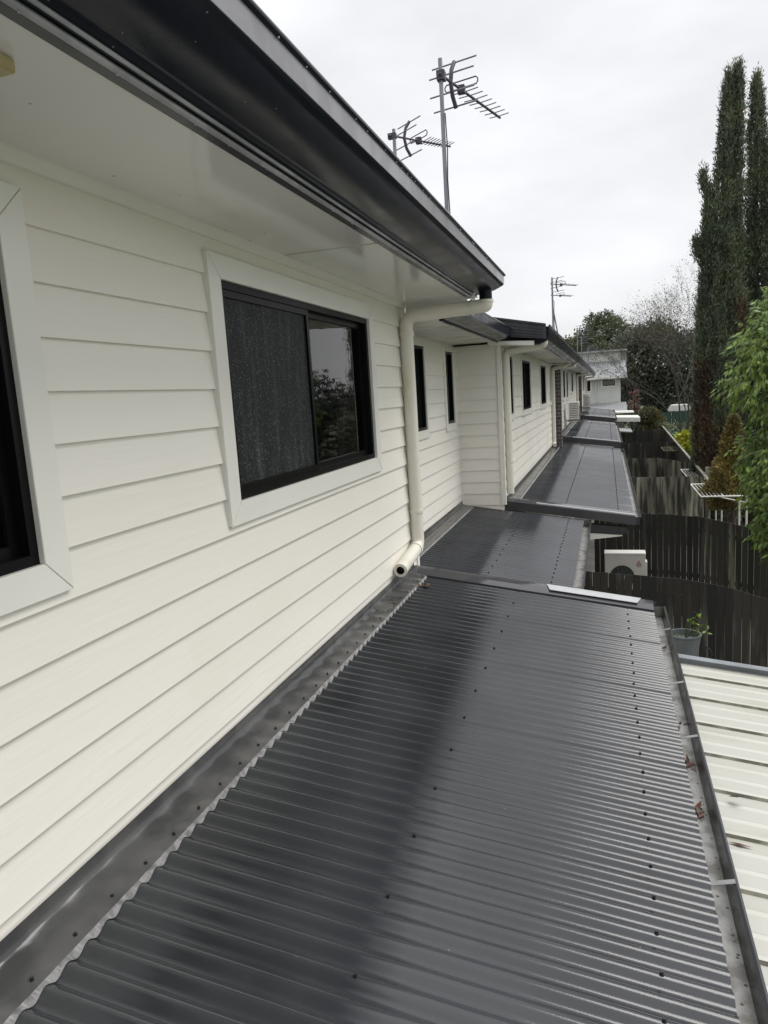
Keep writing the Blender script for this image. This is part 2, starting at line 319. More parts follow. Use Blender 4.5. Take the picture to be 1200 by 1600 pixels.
def gutter_profile(x, z, s=1.):
    """quad gutter seen from outside: x,z is the inner bottom corner by the fascia"""
    P = [(0, .09), (0, .008), (.012, 0), (.034, 0), (.040, .004), (.046, .015), (.075, .020), (.125, .026), (.175, .038), (.212, .054), (.238, .066), (.246, .078)]
    return [(x + a * s, z + c * s) for a, c in P]

def lean_to(parent, x0, x1, y0, y1, ze, T, near=False, yend=None, barge_near=True, barge_far=False, rows=(), seg=8, bargeh=.10, ctr=False, mk='roof2', gw=.075, flash=.155):
    """lean_to_roof > flashing, barge_capping, eave_gutter, gutter_strap ... ; crest plane is ze at x1"""
    zf = lambda x: ze - T * (x - x1)
    b = MB(); corr(b, x0 + .01, x1, y0, y1, ze, T, seg=seg, xr=x1)
    for x, stp in rows: screws(b, x, y0 + .05, y1 - .05, zf, stp)
    lt = b.build('lean_to_roof', [M[mk], M['screw']], parent)
    # wall flashing: upstand, slope, edge dressed down into the valleys
    xe = x0 + flash; n = 5
    b = MB()
    yy0, yy1 = y0, y1
    pr = [(x0 + .022, zf(x0) + .055), (x0 + .024, zf(x0) + .02), (x0 + .035, zf(x0 + .035) + .008), (xe - .03, zf(xe - .03) + .005), (xe, zf(xe) + .003)]
    if near:
        ny = int((yy1 - yy0) / .02); vs = []
        for i in range(ny + 1):
            y = yy0 + (yy1 - yy0) * i / ny; wv = .0035 * math.cos(2 * math.pi * y / .1524) + .002 * math.sin(y * 9.1)
            for j, (px, pz) in enumerate(pr): vs.append((px, y, pz + (wv if j in (3,) else wv * .3 if j in (2, 4) else 0)))
            
        k = len(pr); b.add(vs, [(i * k + j, i * k + j + 1, (i + 1) * k + j + 1, (i + 1) * k + j) for i in range(ny) for j in range(k - 1)], 0, True)
        screws(b, xe - .022, y0, y1, lambda x: zf(x) + .006, (1, 0), 1, .8)
    else: b.prism(pr, yy0, yy1, 0, closed=False)
    b.build('wall_flashing', [M['flash'], M['screw']], lt)
    b = MB(); ny = int((yy1 - yy0) / .0762 * 8); vs = []
    for i in range(ny + 1):
        y = yy0 + (yy1 - yy0) * i / ny; hz = -.0085 + .0085 * math.cos(2 * math.pi * y / .0762)
        vs += [(xe - .001, y, zf(xe) + .0028), (xe + .014, y, zf(xe) + hz * 1.0 - .0002)]
    b.add(vs, [(2 * i, 2 * i + 1, 2 * i + 3, 2 * i + 2) for i in range(ny)]); b.build('flashing_edge', M['flashedge'], lt)
    for flag, yb, s in ((barge_near, y0, -1), (barge_far, y1, 1)):
        if not flag: continue
        b = MB(); ya, yc = (yb - .012, yb + .175) if s < 0 else (yb - .15, yb + .012)
        xa_, xb_ = x0 + .03, x1
        for k in range(6):          # a shallow rolled top, rising away
            f0, f1 = k / 6, (k + 1) / 6; h0, h1 = [.004 + .022 * math.sin(f * math.pi * .5) for f in (f0, f1)]
            p0, p1 = ya + (yc - ya) * f0, ya + (yc - ya) * f1
            b.face([(xa_, p0, zf(xa_) + h0), (xb_, p0, zf(xb_) + h0), (xb_, p1, zf(xb_) + h1), (xa_, p1, zf(xa_) + h1)], 0, True)
        b.face([(xa_, yc, zf(xa_) + .026), (xb_, yc, zf(xb_) + .026), (xb_, yc, zf(xb_) - .01), (xa_, yc, zf(xa_) - .01)])
        b.face([(xb_, ya, zf(xb_) + .004), (xb_, yc, zf(xb_) + .026), (xb_, yc, zf(xb_) - .01), (xb_, ya, zf(xb_) - .01)])
        b.face([(xa_, ya, zf(xa_) + .004), (xb_, ya, zf(xb_) + .004), (xb_, ya, zf(xb_) - .01), (xa_, ya, zf(xa_) - .01)])
        yf = (yb - .016, yb - .004) if s < 0 else (yb + .004, yb + .016)
        b.prism([(x0 + .03, zf(x0 + .03) + (.004 if s < 0 else .02)), (x1 + .02, zf(x1 + .02) + (.004 if s < 0 else .02)), (x1 + .02, zf(x1 + .02) - bargeh), (x0 + .03, zf(x0 + .03) - bargeh)], *yf)
        b.build('barge_capping', M['cap'], lt)
        if s < 0:
            b = MB(); xq = x0 + .25 * (x1 - x0); b.tube([(xq, yb + .02, zf(xq) + .013), (x1 + .01, yb + .02, zf(x1 + .01) + .013)], .016, 8); b.build('capping_edge_sheen', M['patch'], lt)  # added pale roll paints the bright sky line along the edge
    # eave gutter
    gx0, gx1 = x1 - .05, x1 + gw; zb = ze - .095; zt = ze - .012
    ga, gb = y0 + .01, y1 - .005
    b = MB()
    b.face([(gx0, ga, zb), (gx1 - .012, ga, zb), (gx1 - .012, gb, zb), (gx0, gb, zb)], 1)
    b.face([(gx1 - .012, ga, zb), (gx1 - .004, ga, zt), (gx1 - .004, gb, zt), (gx1 - .012, gb, zb)], 2)
    b.face([(gx0, ga, zb), (gx0, ga, zt - .03), (gx0, gb, zt - .03), (gx0, gb, zb)], 2)
    b.prism([(gx1 - .004, zt), (gx1 + .004, zt + .004), (gx1 + .012, zt - .002), (gx1 + .012, zt - .014), (gx1 + .005, zt - .02), (gx1 - .001, zb - .004), (gx1 - .012, zb - .006), (gx0, zb - .006), (gx0, zb - .002), (gx1 - .013, zb - .002)], ga, gb, 0)
    for ye in (ga, gb):
        b.face([(gx0, ye, zb), (gx1, ye, zb), (gx1 + .006, ye, zt + .003), (gx0, ye, zt + .003)], 0)
        b.face([(gx0, ye + (.002 if ye == ga else -.002), zb), (gx1, ye + (.002 if ye == ga else -.002), zb), (gx1, ye + (.002 if ye == ga else -.002), zt), (gx0, ye + (.002 if ye == ga else -.002), zt)], 2)
    gt = b.build('eave_gutter', [M['dark'], M['silt'], M['gutin']], lt)
    if near:
        for ys in (1.32, 2.30, 3.32, 3.95, 4.84):
            b = MB(); w2 = .011
            b.hexa([(gx0 + .02, ys - w2, zt - .016), (gx0 + .02, ys + w2, zt - .016), (gx0 + .02, ys + w2, zt - .014), (gx0 + .02, ys - w2, zt - .014)],
                   [(gx1 + .002, ys + .012 - w2, zt + .004), (gx1 + .002, ys + .012 + w2, zt + .004), (gx1 + .002, ys + .012 + w2, zt + .006), (gx1 + .002, ys + .012 - w2, zt + .006)])
            b.build('gutter_strap', M['zinc'], lt)
    return lt, zf
def pipe(parent, pts, r=.05, name='downpipe', bend=.09, collars=(), seg=20, open_end=False):
    P = fillet(pts, bend, 8); b = MB(); b.tube(P, r, seg, 0, caps=not open_end)
    for (a, c) in collars: b.tube([Vector(a), Vector(c)], r + .0065, seg, 0)
    if open_end:
        e = P[-1]; d = (P[-1] - P[-2]).normalized(); u = d.orthogonal().normalized(); v_ = d.cross(u)
        def rg(q, rr): return [q + (u * math.cos(2 * math.pi * k / 24) + v_ * math.sin(2 * math.pi * k / 24)) * rr for k in range(24)]
        A, B_, Cc = rg(e, r), rg(e, r * .60), rg(e - d * .14, r * .60)
        for k in range(24):
            q = (k + 1) % 24; b.face([A[k], A[q], B_[q], B_[k]], 1); b.face([B_[k], B_[q], Cc[q], Cc[k]], 2)
        b.face(rg(e - d * .06, r * .60), 2)
    return b.build(name, [M['pvc'], M['pvc'], M['cable']], parent)

# ================================================================== ROW OF TOWNHOUSES
GRP = 'townhouses joined in one row'
# ---- 1: the near house
h1 = thing('townhouse', (-3, 1, G), 'nearest cream weatherboard townhouse with two sliding windows, above the foreground corrugated roof', 'house', GRP)
W1 = -1.5; WZ0, WZ1 = -.39, .51
wins1 = [(-.35, 1.55), (2.667, 4.565)]
b = MB(); clad(b, wallX(W1), -2.6, 5.52, -1.40, .70, [(a - .05, c + .05, WZ0 - .05, WZ1 + .05) for a, c in wins1])
clad(b, lambda u, z, n: (u, 5.52 + n, z), -1.8, W1, -1.5, .70)
b.build('weatherboard_wall', M['board'], h1)
b = MB(); b.box(W1 - .002, W1 + .024, 5.49, 5.545, -1.40, .70); b.build('corner_trim', M['trim'], h1)
for a, c in wins1: window(h1, W1, a, c, WZ0, WZ1, 'near', t=.034)
b = MB(); b.box(-1.62, -.985, -2.6, 3.298, .700, .706); b.box(-1.62, -.985, 3.302, 5.5, .700, .706); b.build('soffit', M['soffit'], h1)
for yj in (.9, 3.3):
    b = MB(); b.box(-1.45, -.986, yj - .014, yj + .014, .6965, .6995); b.build('soffit_joiner', M['soffit'], h1)
b = MB(); b.prism([(W1, .70), (W1 + .045, .70), (W1 + .043, .692), (W1 + .034, .680), (W1 + .024, .664), (W1, .664)], -2.6, 5.5); b.build('cornice', M['trim'], h1)
b = MB(); b.box(-.985, -.957, -2.6, 5.5, .690, .86); b.build('fascia', M['dark'], h1)
gp = gutter_profile(-.957, .694)
b = MB(); b.prism(gp, -2.6, 5.50, 0, closed=False, sm=True)
xg = gp[-1][0]
b.prism([(xg - .006, .824), (xg + .010, .826), (xg + .014, .834), (xg + .010, .843), (xg - .004, .846), (xg - .01, .835)], -2.6, 5.512, 0, sm=True)
b.face([(p[0], 5.50, p[1]) for p in gp] + [(xg, 5.5, .835), (-.957, 5.5, .835)], 0)
gt = b.build('gutter', M['gutter'], h1)
b = MB(); b.prism([(xg, .768), (xg + .003, .824), (xg - .002, .824), (xg - .004, .768)], -2.6, 5.502, 0); b.build('gutter_lip', mat('pale_wet_gutter_lip', (.21, .21, .225), .2, .2, 9, rvar=.06), gt)
b = MB(); b.tube([(-.936, y, .686) for y in np.linspace(-2.6, 5.5, 3)], .0085, 8); b.tube([(-.912, y, .694) for y in np.linspace(-2.6, 5.5, 3)], .005, 8); b.build('gutter_bead', M['bead'], gt)
wm = bpy.data.materials.new('water_drop'); wm.use_nodes = True; p = wm.node_tree.nodes['Principled BSDF']; p.inputs['Base Color'].default_value = (.75, .77, .8, 1); p.inputs['Roughness'].default_value = .03; p.inputs['IOR'].default_value = 1.33; p.inputs['Transmission Weight'].default_value = .6
b = MB(); y = 1.0
while y < 5.45:
    for (dx, dz) in ((xg + .008, .824), (-.936, .6775)):
        q = random.uniform(.0016, .0034)
        if random.random() < .62: b.tube([(dx, y, dz + q), (dx, y, dz), (dx, y, dz - q), (dx, y, dz - q * 1.7)], [q * .5, q, q * .9, q * .2], 8)
    y += random.uniform(.03, .16)
o = b.build('hanging_drops', wm, gt); o['kind'] = 'stuff'
b = MB(); b.cyl((-.835, 5.41, .735), (-.835, 5.41, .64), .047, 20); b.build('gutter_outlet', M['gutter'], gt)
b = MB(); b.hexa([(-.93, 5.33, .66), (-.90, 5.33, .66), (-.90, 5.34, .66), (-.93, 5.34, .66)], [(-.93, 5.33, .735), (-.90, 5.33, .735), (-.90, 5.34, .735), (-.93, 5.34, .735)]); b.build('gutter_clip', M['trim'], gt)
RT = .21
b = MB(); corr(b, -6.5, -.80, -2.6, 5.47, .845, RT, xr=-.80, seg=4); b.build('main_roof', M['roof2'], h1)
b = MB(); b.box(-7.2, -7.0, -2.6, 5.5, G, 1.9); b.box(-7.0, W1 - .1, 5.36, 5.5, G, .84); b.box(-7.0, W1 - .1, -2.7, -2.6, G, .84); b.build('rear_wall', M['board2'], h1)
b = MB(); b.box(.02, .10, -2.6, 5.3, G, -1.63); b.box(-1.5, .02, 5.22, 5.3, G, -1.6); b.build('lower_wall', M['board2'], h1)
dp = pipe(h1, [(-.835, 5.41, .655), (-.835, 5.41, .62), (-1.435, 5.37, .59), (-1.435, 5.37, -1.165), (-1.425, 4.80, -1.225)], .05, bend=.085, open_end=True,
     collars=[((-.835, 5.41, .66), (-.835, 5.41, .64)), ((-.93, 5.4037, .6153), (-.945, 5.4027, .6145)), ((-1.435, 5.37, .48), (-1.435, 5.37, .445)), ((-1.435, 5.37, -.90), (-1.435, 5.37, -.875)), ((-1.4335, 5.29, -1.1735), (-1.433, 5.26, -1.1765))])
b = MB(); b.box(-1.32, -1.10, .93, 1.265, .672, .70); b.box(-1.30, -1.12, .95, 1.245, .664, .672, 0); b.build('eave_vent', M['vent'], h1, bevel=.004)
lt1, zf1 = lean_to(h1, W1, .30, -1.6, 5.37, -1.60, .14, near=True, barge_near=False, barge_far=True, mk='roof', seg=16,
                   rows=((.12, (1, 0)), (-.64, (1, 0, 0, 0))))
b = MB(); b.hexa([(-.42, 5.262, zf1(-.42) + .0235), (.19, 5.262, zf1(.19) + .0235), (.22, 5.376, zf1(.22) + .0305), (-.45, 5.376, zf1(-.45) + .0305)], [(-.42, 5.262, zf1(-.42) + .027), (.19, 5.262, zf1(.19) + .027), (.22, 5.376, zf1(.22) + .034), (-.45, 5.376, zf1(-.45) + .034)]); b.build('capping_sheen', M['patch'], lt1)  # thin pale sheet painting the sky's reflection on the wet capping
# ---- 2: the recessed house
h2 = thing('townhouse', (-3, 7, G), 'set-back cream townhouse section with two narrow tall windows between the downpipe and the projecting corner', 'house', GRP)
W2 = -1.8
wins2 = [(6.45, 7.28), (8.30, 8.72)]
b = MB(); clad(b, wallX(W2), 5.54, 9.0, -1.5, .58, [(a - .03, c + .03, -.38, .52) for a, c in wins2], zref=.50); b.build('weatherboard_wall', M['board'], h2)
for a, c in wins2: window(h2, W2, a, c, -.35, .49, 'far', wid=.085)
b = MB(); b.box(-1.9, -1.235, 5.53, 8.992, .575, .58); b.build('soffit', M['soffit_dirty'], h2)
b = MB(); b.box(-1.8, -1.0, 5.56, 5.60, .581, .82); b.build('end_board', M['soffit_dirty'], h2)
b = MB(); b.box(-1.235, -1.215, 5.62, 8.95, .56, .72); gp2 = gutter_profile(-1.215, .572, .62)
b.prism(gp2, 5.62, 8.92, 0, closed=False, sm=True); xg = gp2[-1][0]; b.prism([(xg, .615), (xg + .004, .70), (xg + .012, .706), (xg + .004, .715), (xg - .008, .705)], 5.62, 8.93)
b.face([(p[0], 8.92, p[1]) for p in gp2] + [(xg, 8.92, .70), (-1.215, 8.92, .70)]); b.build('gutter', M['gutter'], h2)
b = MB(); corr(b, -6.5, -1.13, 5.62, 8.9, .725, RT, xr=-1.13, seg=4); b.build('main_roof', M['roof2'], h2)
b = MB(); b.box(-7.2, -7.0, 5.5, 9.0, G, 1.6); b.build('rear_wall', M['board2'], h2)
b = MB(); b.box(-.68, -.60, 5.3, 9.0, G, -1.62); b.build('lower_wall', M['board2'], h2)
lean_to(h2, W2, -.285, 5.42, 9.05, -1.625, .14, barge_near=False, rows=((-.46, (1, 0)), (-.98, (1, 0, 0))), seg=8, gw=.075)
# ---- 3: the projecting house
h3 = thing('townhouse', (-3, 13, G), 'cream townhouse behind the projecting corner, with several dark windows and a long corrugated lean-to roof', 'house', GRP)
W3 = -1.25
wins3 = [(9.42, 10.08), (11.24, 12.50), (14.46, 15.72), (16.90, 17.18)]
b = MB(); clad(b, wallX(W3), 9.0, 17.45, -1.36, .55, [(a - .03, c + .03, -.35, .47) for a, c in wins3], zref=.50)
clad(b, wallY(9.0), W2, W3, -1.5, .58, zref=.50); b.build('weatherboard_wall', M['board'], h3)
b = MB(); b.box(W3 - .03, W3 + .026, 8.965, 9.03, -1.42, .57); b.box(W2 + .005, W2 + .03, 8.96, 8.99, -1.45, .57); b.build('corner_trim', M['trim'], h3)
for a, c in wins3: window(h3, W3, a, c, -.32, .44, 'far', wid=.085)
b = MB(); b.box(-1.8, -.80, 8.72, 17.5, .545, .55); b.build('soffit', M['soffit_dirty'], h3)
b = MB(); b.prism([(-1.34, .585), (-.80, .55), (-.80, .50), (-1.34, .545)], 8.70, 8.98); b.build('barge_soffit', M['trim'], h3)
b = MB(); zr = lambda x: .715 - RT * (x + .70)
b.prism([(-1.42, zr(-1.42) + .0), (-.66, zr(-.66)), (-.66, zr(-.66) - .15), (-1.42, zr(-1.42) - .21)], 8.66, 8.70)
for k in range(4): b.prism([(-1.42, zr(-1.42) - .045 - .04 * k), (-.70, zr(-.70) - .035 - .03 * k), (-.70, zr(-.70) - .047 - .03 * k), (-1.42, zr(-1.42) - .06 - .04 * k)], 8.645, 8.662)
b.prism([(-6.5, zr(-6.5) + .02), (-.66, zr(-.66) + .02), (-.66, zr(-.66) - .0), (-6.5, zr(-6.5) - .0)], 8.62, 8.72)
b.build('barge_board', M['dark'], h3)
b = MB(); gp3 = [(-.80, .60), (-.80, .52), (-.77, .505), (-.72, .515), (-.66, .54), (-.635, .58), (-.625, .70)]
b.prism(gp3, 8.72, 17.6, 0, closed=False, sm=True); b.prism([(-.63, .69), (-.612, .70), (-.612, .715), (-.632, .715)], 8.70, 17.6); b.face([(p[0], 8.72, p[1]) for p in gp3] + [(-.80, 8.72, .70)])
b.build('gutter', M['gutter'], h3)
b = MB(); corr(b, -6.5, -.68, 8.68, 17.6, zr(-.68), RT, xr=-.68, seg=4); b.build('main_roof', M['roof2'], h3)
b = MB(); b.box(-7.2, -7.0, 9.0, 17.5, G, 1.6); b.build('rear_wall', M['board2'], h3)
b = MB(); b.box(-1.12, -1.04, 9.25, 18.4, G, -1.46); b.box(-1.5, -1.12, 9.25, 9.33, G, -1.46); b.build('lower_wall', M['board2'], h3)
pipe(h3, [(-.70, 8.85, .56), (-.70, 8.85, .50), (-1.185, 9.12, .47), (-1.185, 9.14, -1.30)], .045, bend=.07, collars=[((-1.185, 9.14, -.9), (-1.185, 9.14, -.87))])
pipe(h3, [(-.78, 17.30, .56), (-.90, 17.30, .47), (-1.19, 17.30, .42), (-1.19, 17.30, -1.30), (-1.17, 17.15, -1.33)], .045, bend=.06)
lt3, zf3 = lean_to(h3, W3, .30, 9.05, 18.9, -1.60, .14, rows=((.12, (1, 0)), (-.52, (1, 0))), seg=6)
b = MB(); b.prism([(-.22, -1.70), (.22, -1.74), (.22, -1.82), (-.22, -1.80)], 9.10, 9.20); b.build('eave_board', M['dark'], h3)
b = MB(); b.prism([(-.22, -1.815), (.16, -1.845), (.16, -1.855), (-.22, -1.90)], 9.12, 9.30); b.build('eave_lining', M['trim'], h3)
# brick party wall
p3 = thing('brick_party_wall', (-1.3, 17.7, G), 'dark grey brick party wall fin standing between pale downpipes', 'wall')
b = MB(); b.box(-7, -1.03, 17.52, 17.80, G, .50); b.build('brickwork', M['brick'], p3)
# ---- 4 and 5: far houses of the row
def far_house(y0, y1, lab, wins, wx, mirror=0, lt_end=None, ze=-1.6):
    h = thing('townhouse', (-3, (y0 + y1) / 2, G), lab, 'house', GRP)
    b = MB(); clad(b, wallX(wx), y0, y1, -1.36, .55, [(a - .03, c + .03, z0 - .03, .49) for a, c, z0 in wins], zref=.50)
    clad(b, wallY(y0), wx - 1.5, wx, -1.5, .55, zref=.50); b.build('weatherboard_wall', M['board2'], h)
    for a, c, z0 in wins: window(h, wx, a, c, z0, .46, 'far', wid=.085)
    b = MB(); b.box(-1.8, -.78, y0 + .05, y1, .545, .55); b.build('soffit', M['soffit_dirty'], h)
    b = MB(); b.prism(gp3, y0, y1, 0, closed=False, sm=True); b.prism([(-.63, .69), (-.612, .70), (-.612, .715), (-.632, .715)], y0 - .02, y1); b.face([(p[0], y0, p[1]) for p in gp3] + [(-.80, y0, .70)]); b.build('gutter', M['gutter'], h)
    b = MB(); b.prism([(-3, 1.18), (-.66, .71), (-.66, .56), (-3, 1.03)], y0 - .06, y0 - .02); b.build('barge_board', M['dark'], h)
    b = MB(); corr(b, -6.5, -.68, y0 - .04, y1, .71, RT, xr=-.68, seg=4); b.build('main_roof', M['roof2'], h)
    b = MB(); b.box(-7.2, -7, y0, y1, G, 1.6); b.build('rear_wall', M['board2'], h)
    b = MB(); b.box(-1.12, -1.04, lt_end[0] + .3, lt_end[1], G, ze + .13); b.box(-1.5, -1.12, lt_end[0] + .3, lt_end[0] + .38, G, ze + .1); b.build('lower_wall', M['board2'], h)
    pipe(h, [(-.72, y0 + .2, .54), (-.74, y0 + .2, .46), (wx + .06, y0 + .22, .42), (wx + .06, y0 + .22, -1.25), (wx + .08, y0 + .05, -1.3)], .045, bend=.06, seg=10)
    pipe(h, [(-.72, y1 - .3, .54), (-.74, y1 - .3, .46), (wx + .06, y1 - .32, .42), (wx + .06, y1 - .32, -1.25), (wx + .08, y1 - .5, -1.3)], .045, bend=.06, seg=10)
    lean_to(h, wx, .285, lt_end[0], lt_end[1], ze, .14, rows=((.10, (1, 0)), (-.55, (1, 0))), seg=4, bargeh=.13)
    return h
h4 = far_house(17.82, 31.4, 'third full townhouse along the row, with the first boxy condenser on its lean-to roof', [(19.6, 20.2, -.32), (21.6, 22.6, -.32), (23.4, 24.2, -.34), (26.8, 28.0, -.2)], -1.22, lt_end=(18.95, 28.6), ze=-1.455)
h5 = far_house(31.8, 45.5, 'farthest townhouse at the end of the row, in front of the white house', [(33.4, 34.4, -.32), (36.5, 37.6, -.32), (40.2, 41.4, -.3)], -1.22, lt_end=(29.4, 39.5), ze=-1.325)
b = MB(); b.box(-7, -1.0, 31.45, 31.75, G, .55); p4 = b.build('brick_party_wall', M['brick']); tag(p4, 'pale lit brick party wall fin between the two farthest townhouses', 'wall')

# ------------------------------------------------------------------ white patio roof below, right
pr = thing('patio_roof', (1.2, 3, G), 'cream ribbed steel patio roof below the near gutter, at the right edge', 'roof')
zw = lambda x: -1.90 - .125 * (x - .44)
b = MB(); per = .352; prof = [(0, 0), (.005, .015), (.02, .019), (.10, .017), (.118, .022), (.132, .017), (.225, .014), (.243, .019), (.257, .013), (.345, .001)]
y = -1.2; pts = []
while y < 5.0:
    for a, c in prof: pts.append((y + a, c))
    y += per
pts = [p for p in pts if p[0] < 5.02]
vs = [(x, p[0], zw(x) + p[1]) for p in pts for x in (.10, 4.2)]
b.add(vs, [(2 * i, 2 * i + 1, 2 * i + 3, 2 * i + 2) for i in range(len(pts) - 1)])
b.m = [1 if i % len(prof) == 0 else 0 for i in range(len(b.f))]
b.build('roof_sheet', [M['whiteroof'], mat('shaded_mouldy_seam', (.13, .125, .09), .6, base2=(.30, .29, .22), scale=9)], pr)  # dark seam colour holds both mould and the step's painted shadow
b = MB(); b.hexa([(.10, 5.0, zw(.1) + .05), (4.2, 5.0, zw(4.2) + .05), (4.2, 5.0, zw(4.2) - .1), (.10, 5.0, zw(.1) - .1)], [(.10, 5.03, zw(.1) + .05), (4.2, 5.03, zw(4.2) + .05), (4.2, 5.03, zw(4.2) - .1), (.10, 5.03, zw(.1) - .1)])
b.hexa([(.10, 4.97, zw(.1) + .052), (4.2, 4.97, zw(4.2) + .052), (4.2, 4.97, zw(4.2) + .056), (.10, 4.97, zw(.1) + .056)], [(.10, 5.04, zw(.1) + .052), (4.2, 5.04, zw(4.2) + .052), (4.2, 5.04, zw(4.2) + .056), (.10, 5.04, zw(.1) + .056)])
b.build('edge_trim', mat('grey_blue_edge_trim', (.24, .26, .28), .35, .2, 6), pr)
for px, py in ((2.1, 4.9), (2.1, .5), (4.1, 4.9), (4.1, .5)):
    b = MB(); b.box(px - .04, px + .04, py - .04, py + .04, G, zw(px) - .01); b.build('post', M['whitesteel'], pr)

# ------------------------------------------------------------------ paling fences
def fence_x(y, x0, x1, top, lab, m='fence', wpal=.098, gap=.006, posts=True, rails=(-.28, -1.1)):
    """fence across the yards at constant y; top(x) gives its height"""
    t = thing('paling_fence', ((x0 + x1) / 2, y, G), lab, 'fence', 'paling fences between the courtyards')
    b = MB(); x = x0
    while x < x1:
        dz = random.uniform(-.006, .006); a, c = x, min(x + wpal - gap * random.uniform(.4, 1.3), x1); d = random.uniform(-.003, .003)
        b.hexa([(a, y + d, G), (c, y + d, G), (c, y + d, top(c) + dz), (a, y + d, top(a) + dz)], [(a, y + d + .014, G), (c, y + d + .014, G), (c, y + d + .014, top(c) + dz), (a, y + d + .014, top(a) + dz)])
        x += wpal
    b.build('palings', M[m], t)
    for r in rails:
        b = MB(); n = 8
        for i in range(n):
            a = x0 + (x1 - x0) * i / n; c = x0 + (x1 - x0) * (i + 1) / n
            b.hexa([(a, y + .02, top(a) + r), (c, y + .02, top(c) + r), (c, y + .02, top(c) + r + .08), (a, y + .02, top(a) + r + .08)], [(a, y + .06, top(a) + r), (c, y + .06, top(c) + r), (c, y + .06, top(c) + r + .08), (a, y + .06, top(a) + r + .08)])
        b.build('rail', M['rail'], t)
    for px in (x0 + .3, x1 - .1):
        b = MB(); b.box(px - .045, px + .045, y + .062, y + .15, G, top(px) - .03); b.build('post', M['rail'], t)
    return t
def lerp(tab):
    xs = [p[0] for p in tab]; zs = [p[1] for p in tab]; return lambda x: float(np.interp(x, xs, zs))
fence_x(9.4, -.40, 2.2, lerp([(-.27, -2.38), (.83, -2.46), (1.34, -2.545), (1.84, -2.70), (2.3, -2.86)]), 'nearest black wet paling fence, just beyond the cream patio roof')
fence_x(13.4, -.25, 3.1, lerp([(-.25, -2.39), (.38, -2.32), (.97, -2.33), (1.59, -2.395), (2.6, -2.65)]), 'tall dark paling fence standing behind the outdoor air conditioner')
fence_x(19.4, .1, 2.3, lerp([(0, -2.40), (2.3, -2.43)]), 'paler grey-green streaked paling fence behind the nearer white clothes drying rack', 'fencegrey')
fence_x(24.5, .1, 2.42, lerp([(0, -2.42), (1.6, -2.44), (2.4, -2.62)]), 'grey and black patchy paling fence behind the second white drying rack', 'fencegrey')
fence_x(30.5, .3, 2.55, lerp([(0, -2.4), (2.6, -2.4)]), 'dark paling fence behind the blackened drying rack in the far courtyards')
fence_x(37.5, .3, 2.7, lerp([(0, -2.35), (2.7, -2.35)]), 'farthest dark paling fence with a pale weathered top rail')
rf = thing('paling_fence', (2.4, 28, G), 'long dark rear boundary fence with a pale capping running away along the yards', 'fence')
b = MB(); y = 19.5; xr = lambda y: 2.30 + (y - 19.8) * .0235
while y < 42:
    x = xr(y); b.box(x, x + .014, y, y + .094, G, -2.42 + random.uniform(-.006, .006)); y += .098
b.build('palings', M['fence'], rf)
b = MB(); b.hexa([(xr(18) - .02, 18, -2.412), (xr(18) + .05, 18, -2.412), (xr(18) + .05, 18, -2.385), (xr(18) - .02, 18, -2.385)], [(xr(42) - .02, 42, -2.412), (xr(42) + .05, 42, -2.412), (xr(42) + .05, 42, -2.385), (xr(42) - .02, 42, -2.385)])
b.build('capping', mat('pale_fence_capping', (.22, .22, .17), .6, .4, 3), rf)
b = MB(); b.box(2.35, 2.47, 19.55, 19.65, G, -2.22); b.build('post', M['fencegrey'], rf)

# ------------------------------------------------------------------ folding clothes racks
def rack(x, y0, y1, half, z, lab, m, nx=2, fence_y=None):
    t = thing('clothes_rack', (x, y1, G), lab, 'clothes rack', 'folding drying racks in the courtyards')
    b = MB(); X1 = x + half * 2
    for a, c in (((x, y0, z), (x, y1, z)), ((X1, y0, z), (X1, y1, z)), ((x, y0, z), (X1, y0, z)), ((x, y1, z), (X1, y1, z)), ((x + half, y0, z), (x + half, y1, z))): b.tube([a, c], .016, 8)
    b.build('frame', M[m], t)
    b = MB()
    for k in range(1, 12):
        if k == 6: continue
        xx = x + half * 2 * k / 12; b.tube([(xx, y0, z + .004), (xx, y1, z + .004)], .0065, 5)
    b.build('line', M[m], t)
    b = MB()
    for xx in (X1 - .12, X1 + .02): b.tube([(xx, y0 + .1, z), (xx, y0 + .1, G)], .02, 8)
    b.tube([(x + half * .9, y0 + .05, z - .03), (X1 + .02, y0 + .1, z - .16)], .014, 8)
    b.build('stand', M[m], t)
    return t
rack(1.90, 16.5, 18.5, .44, -2.5, 'nearer white folding clothes rack, its slats spread above the grey-green fence', 'whitesteel')
rack(2.04, 20.4, 22.5, .40, -2.6, 'second white folding clothes rack, partly below the moss-green fence top', 'whitesteel')
rack(2.02, 28.6, 30.3, .30, -2.60, 'small blackened clothes rack farther off among the dark fences', 'rail')

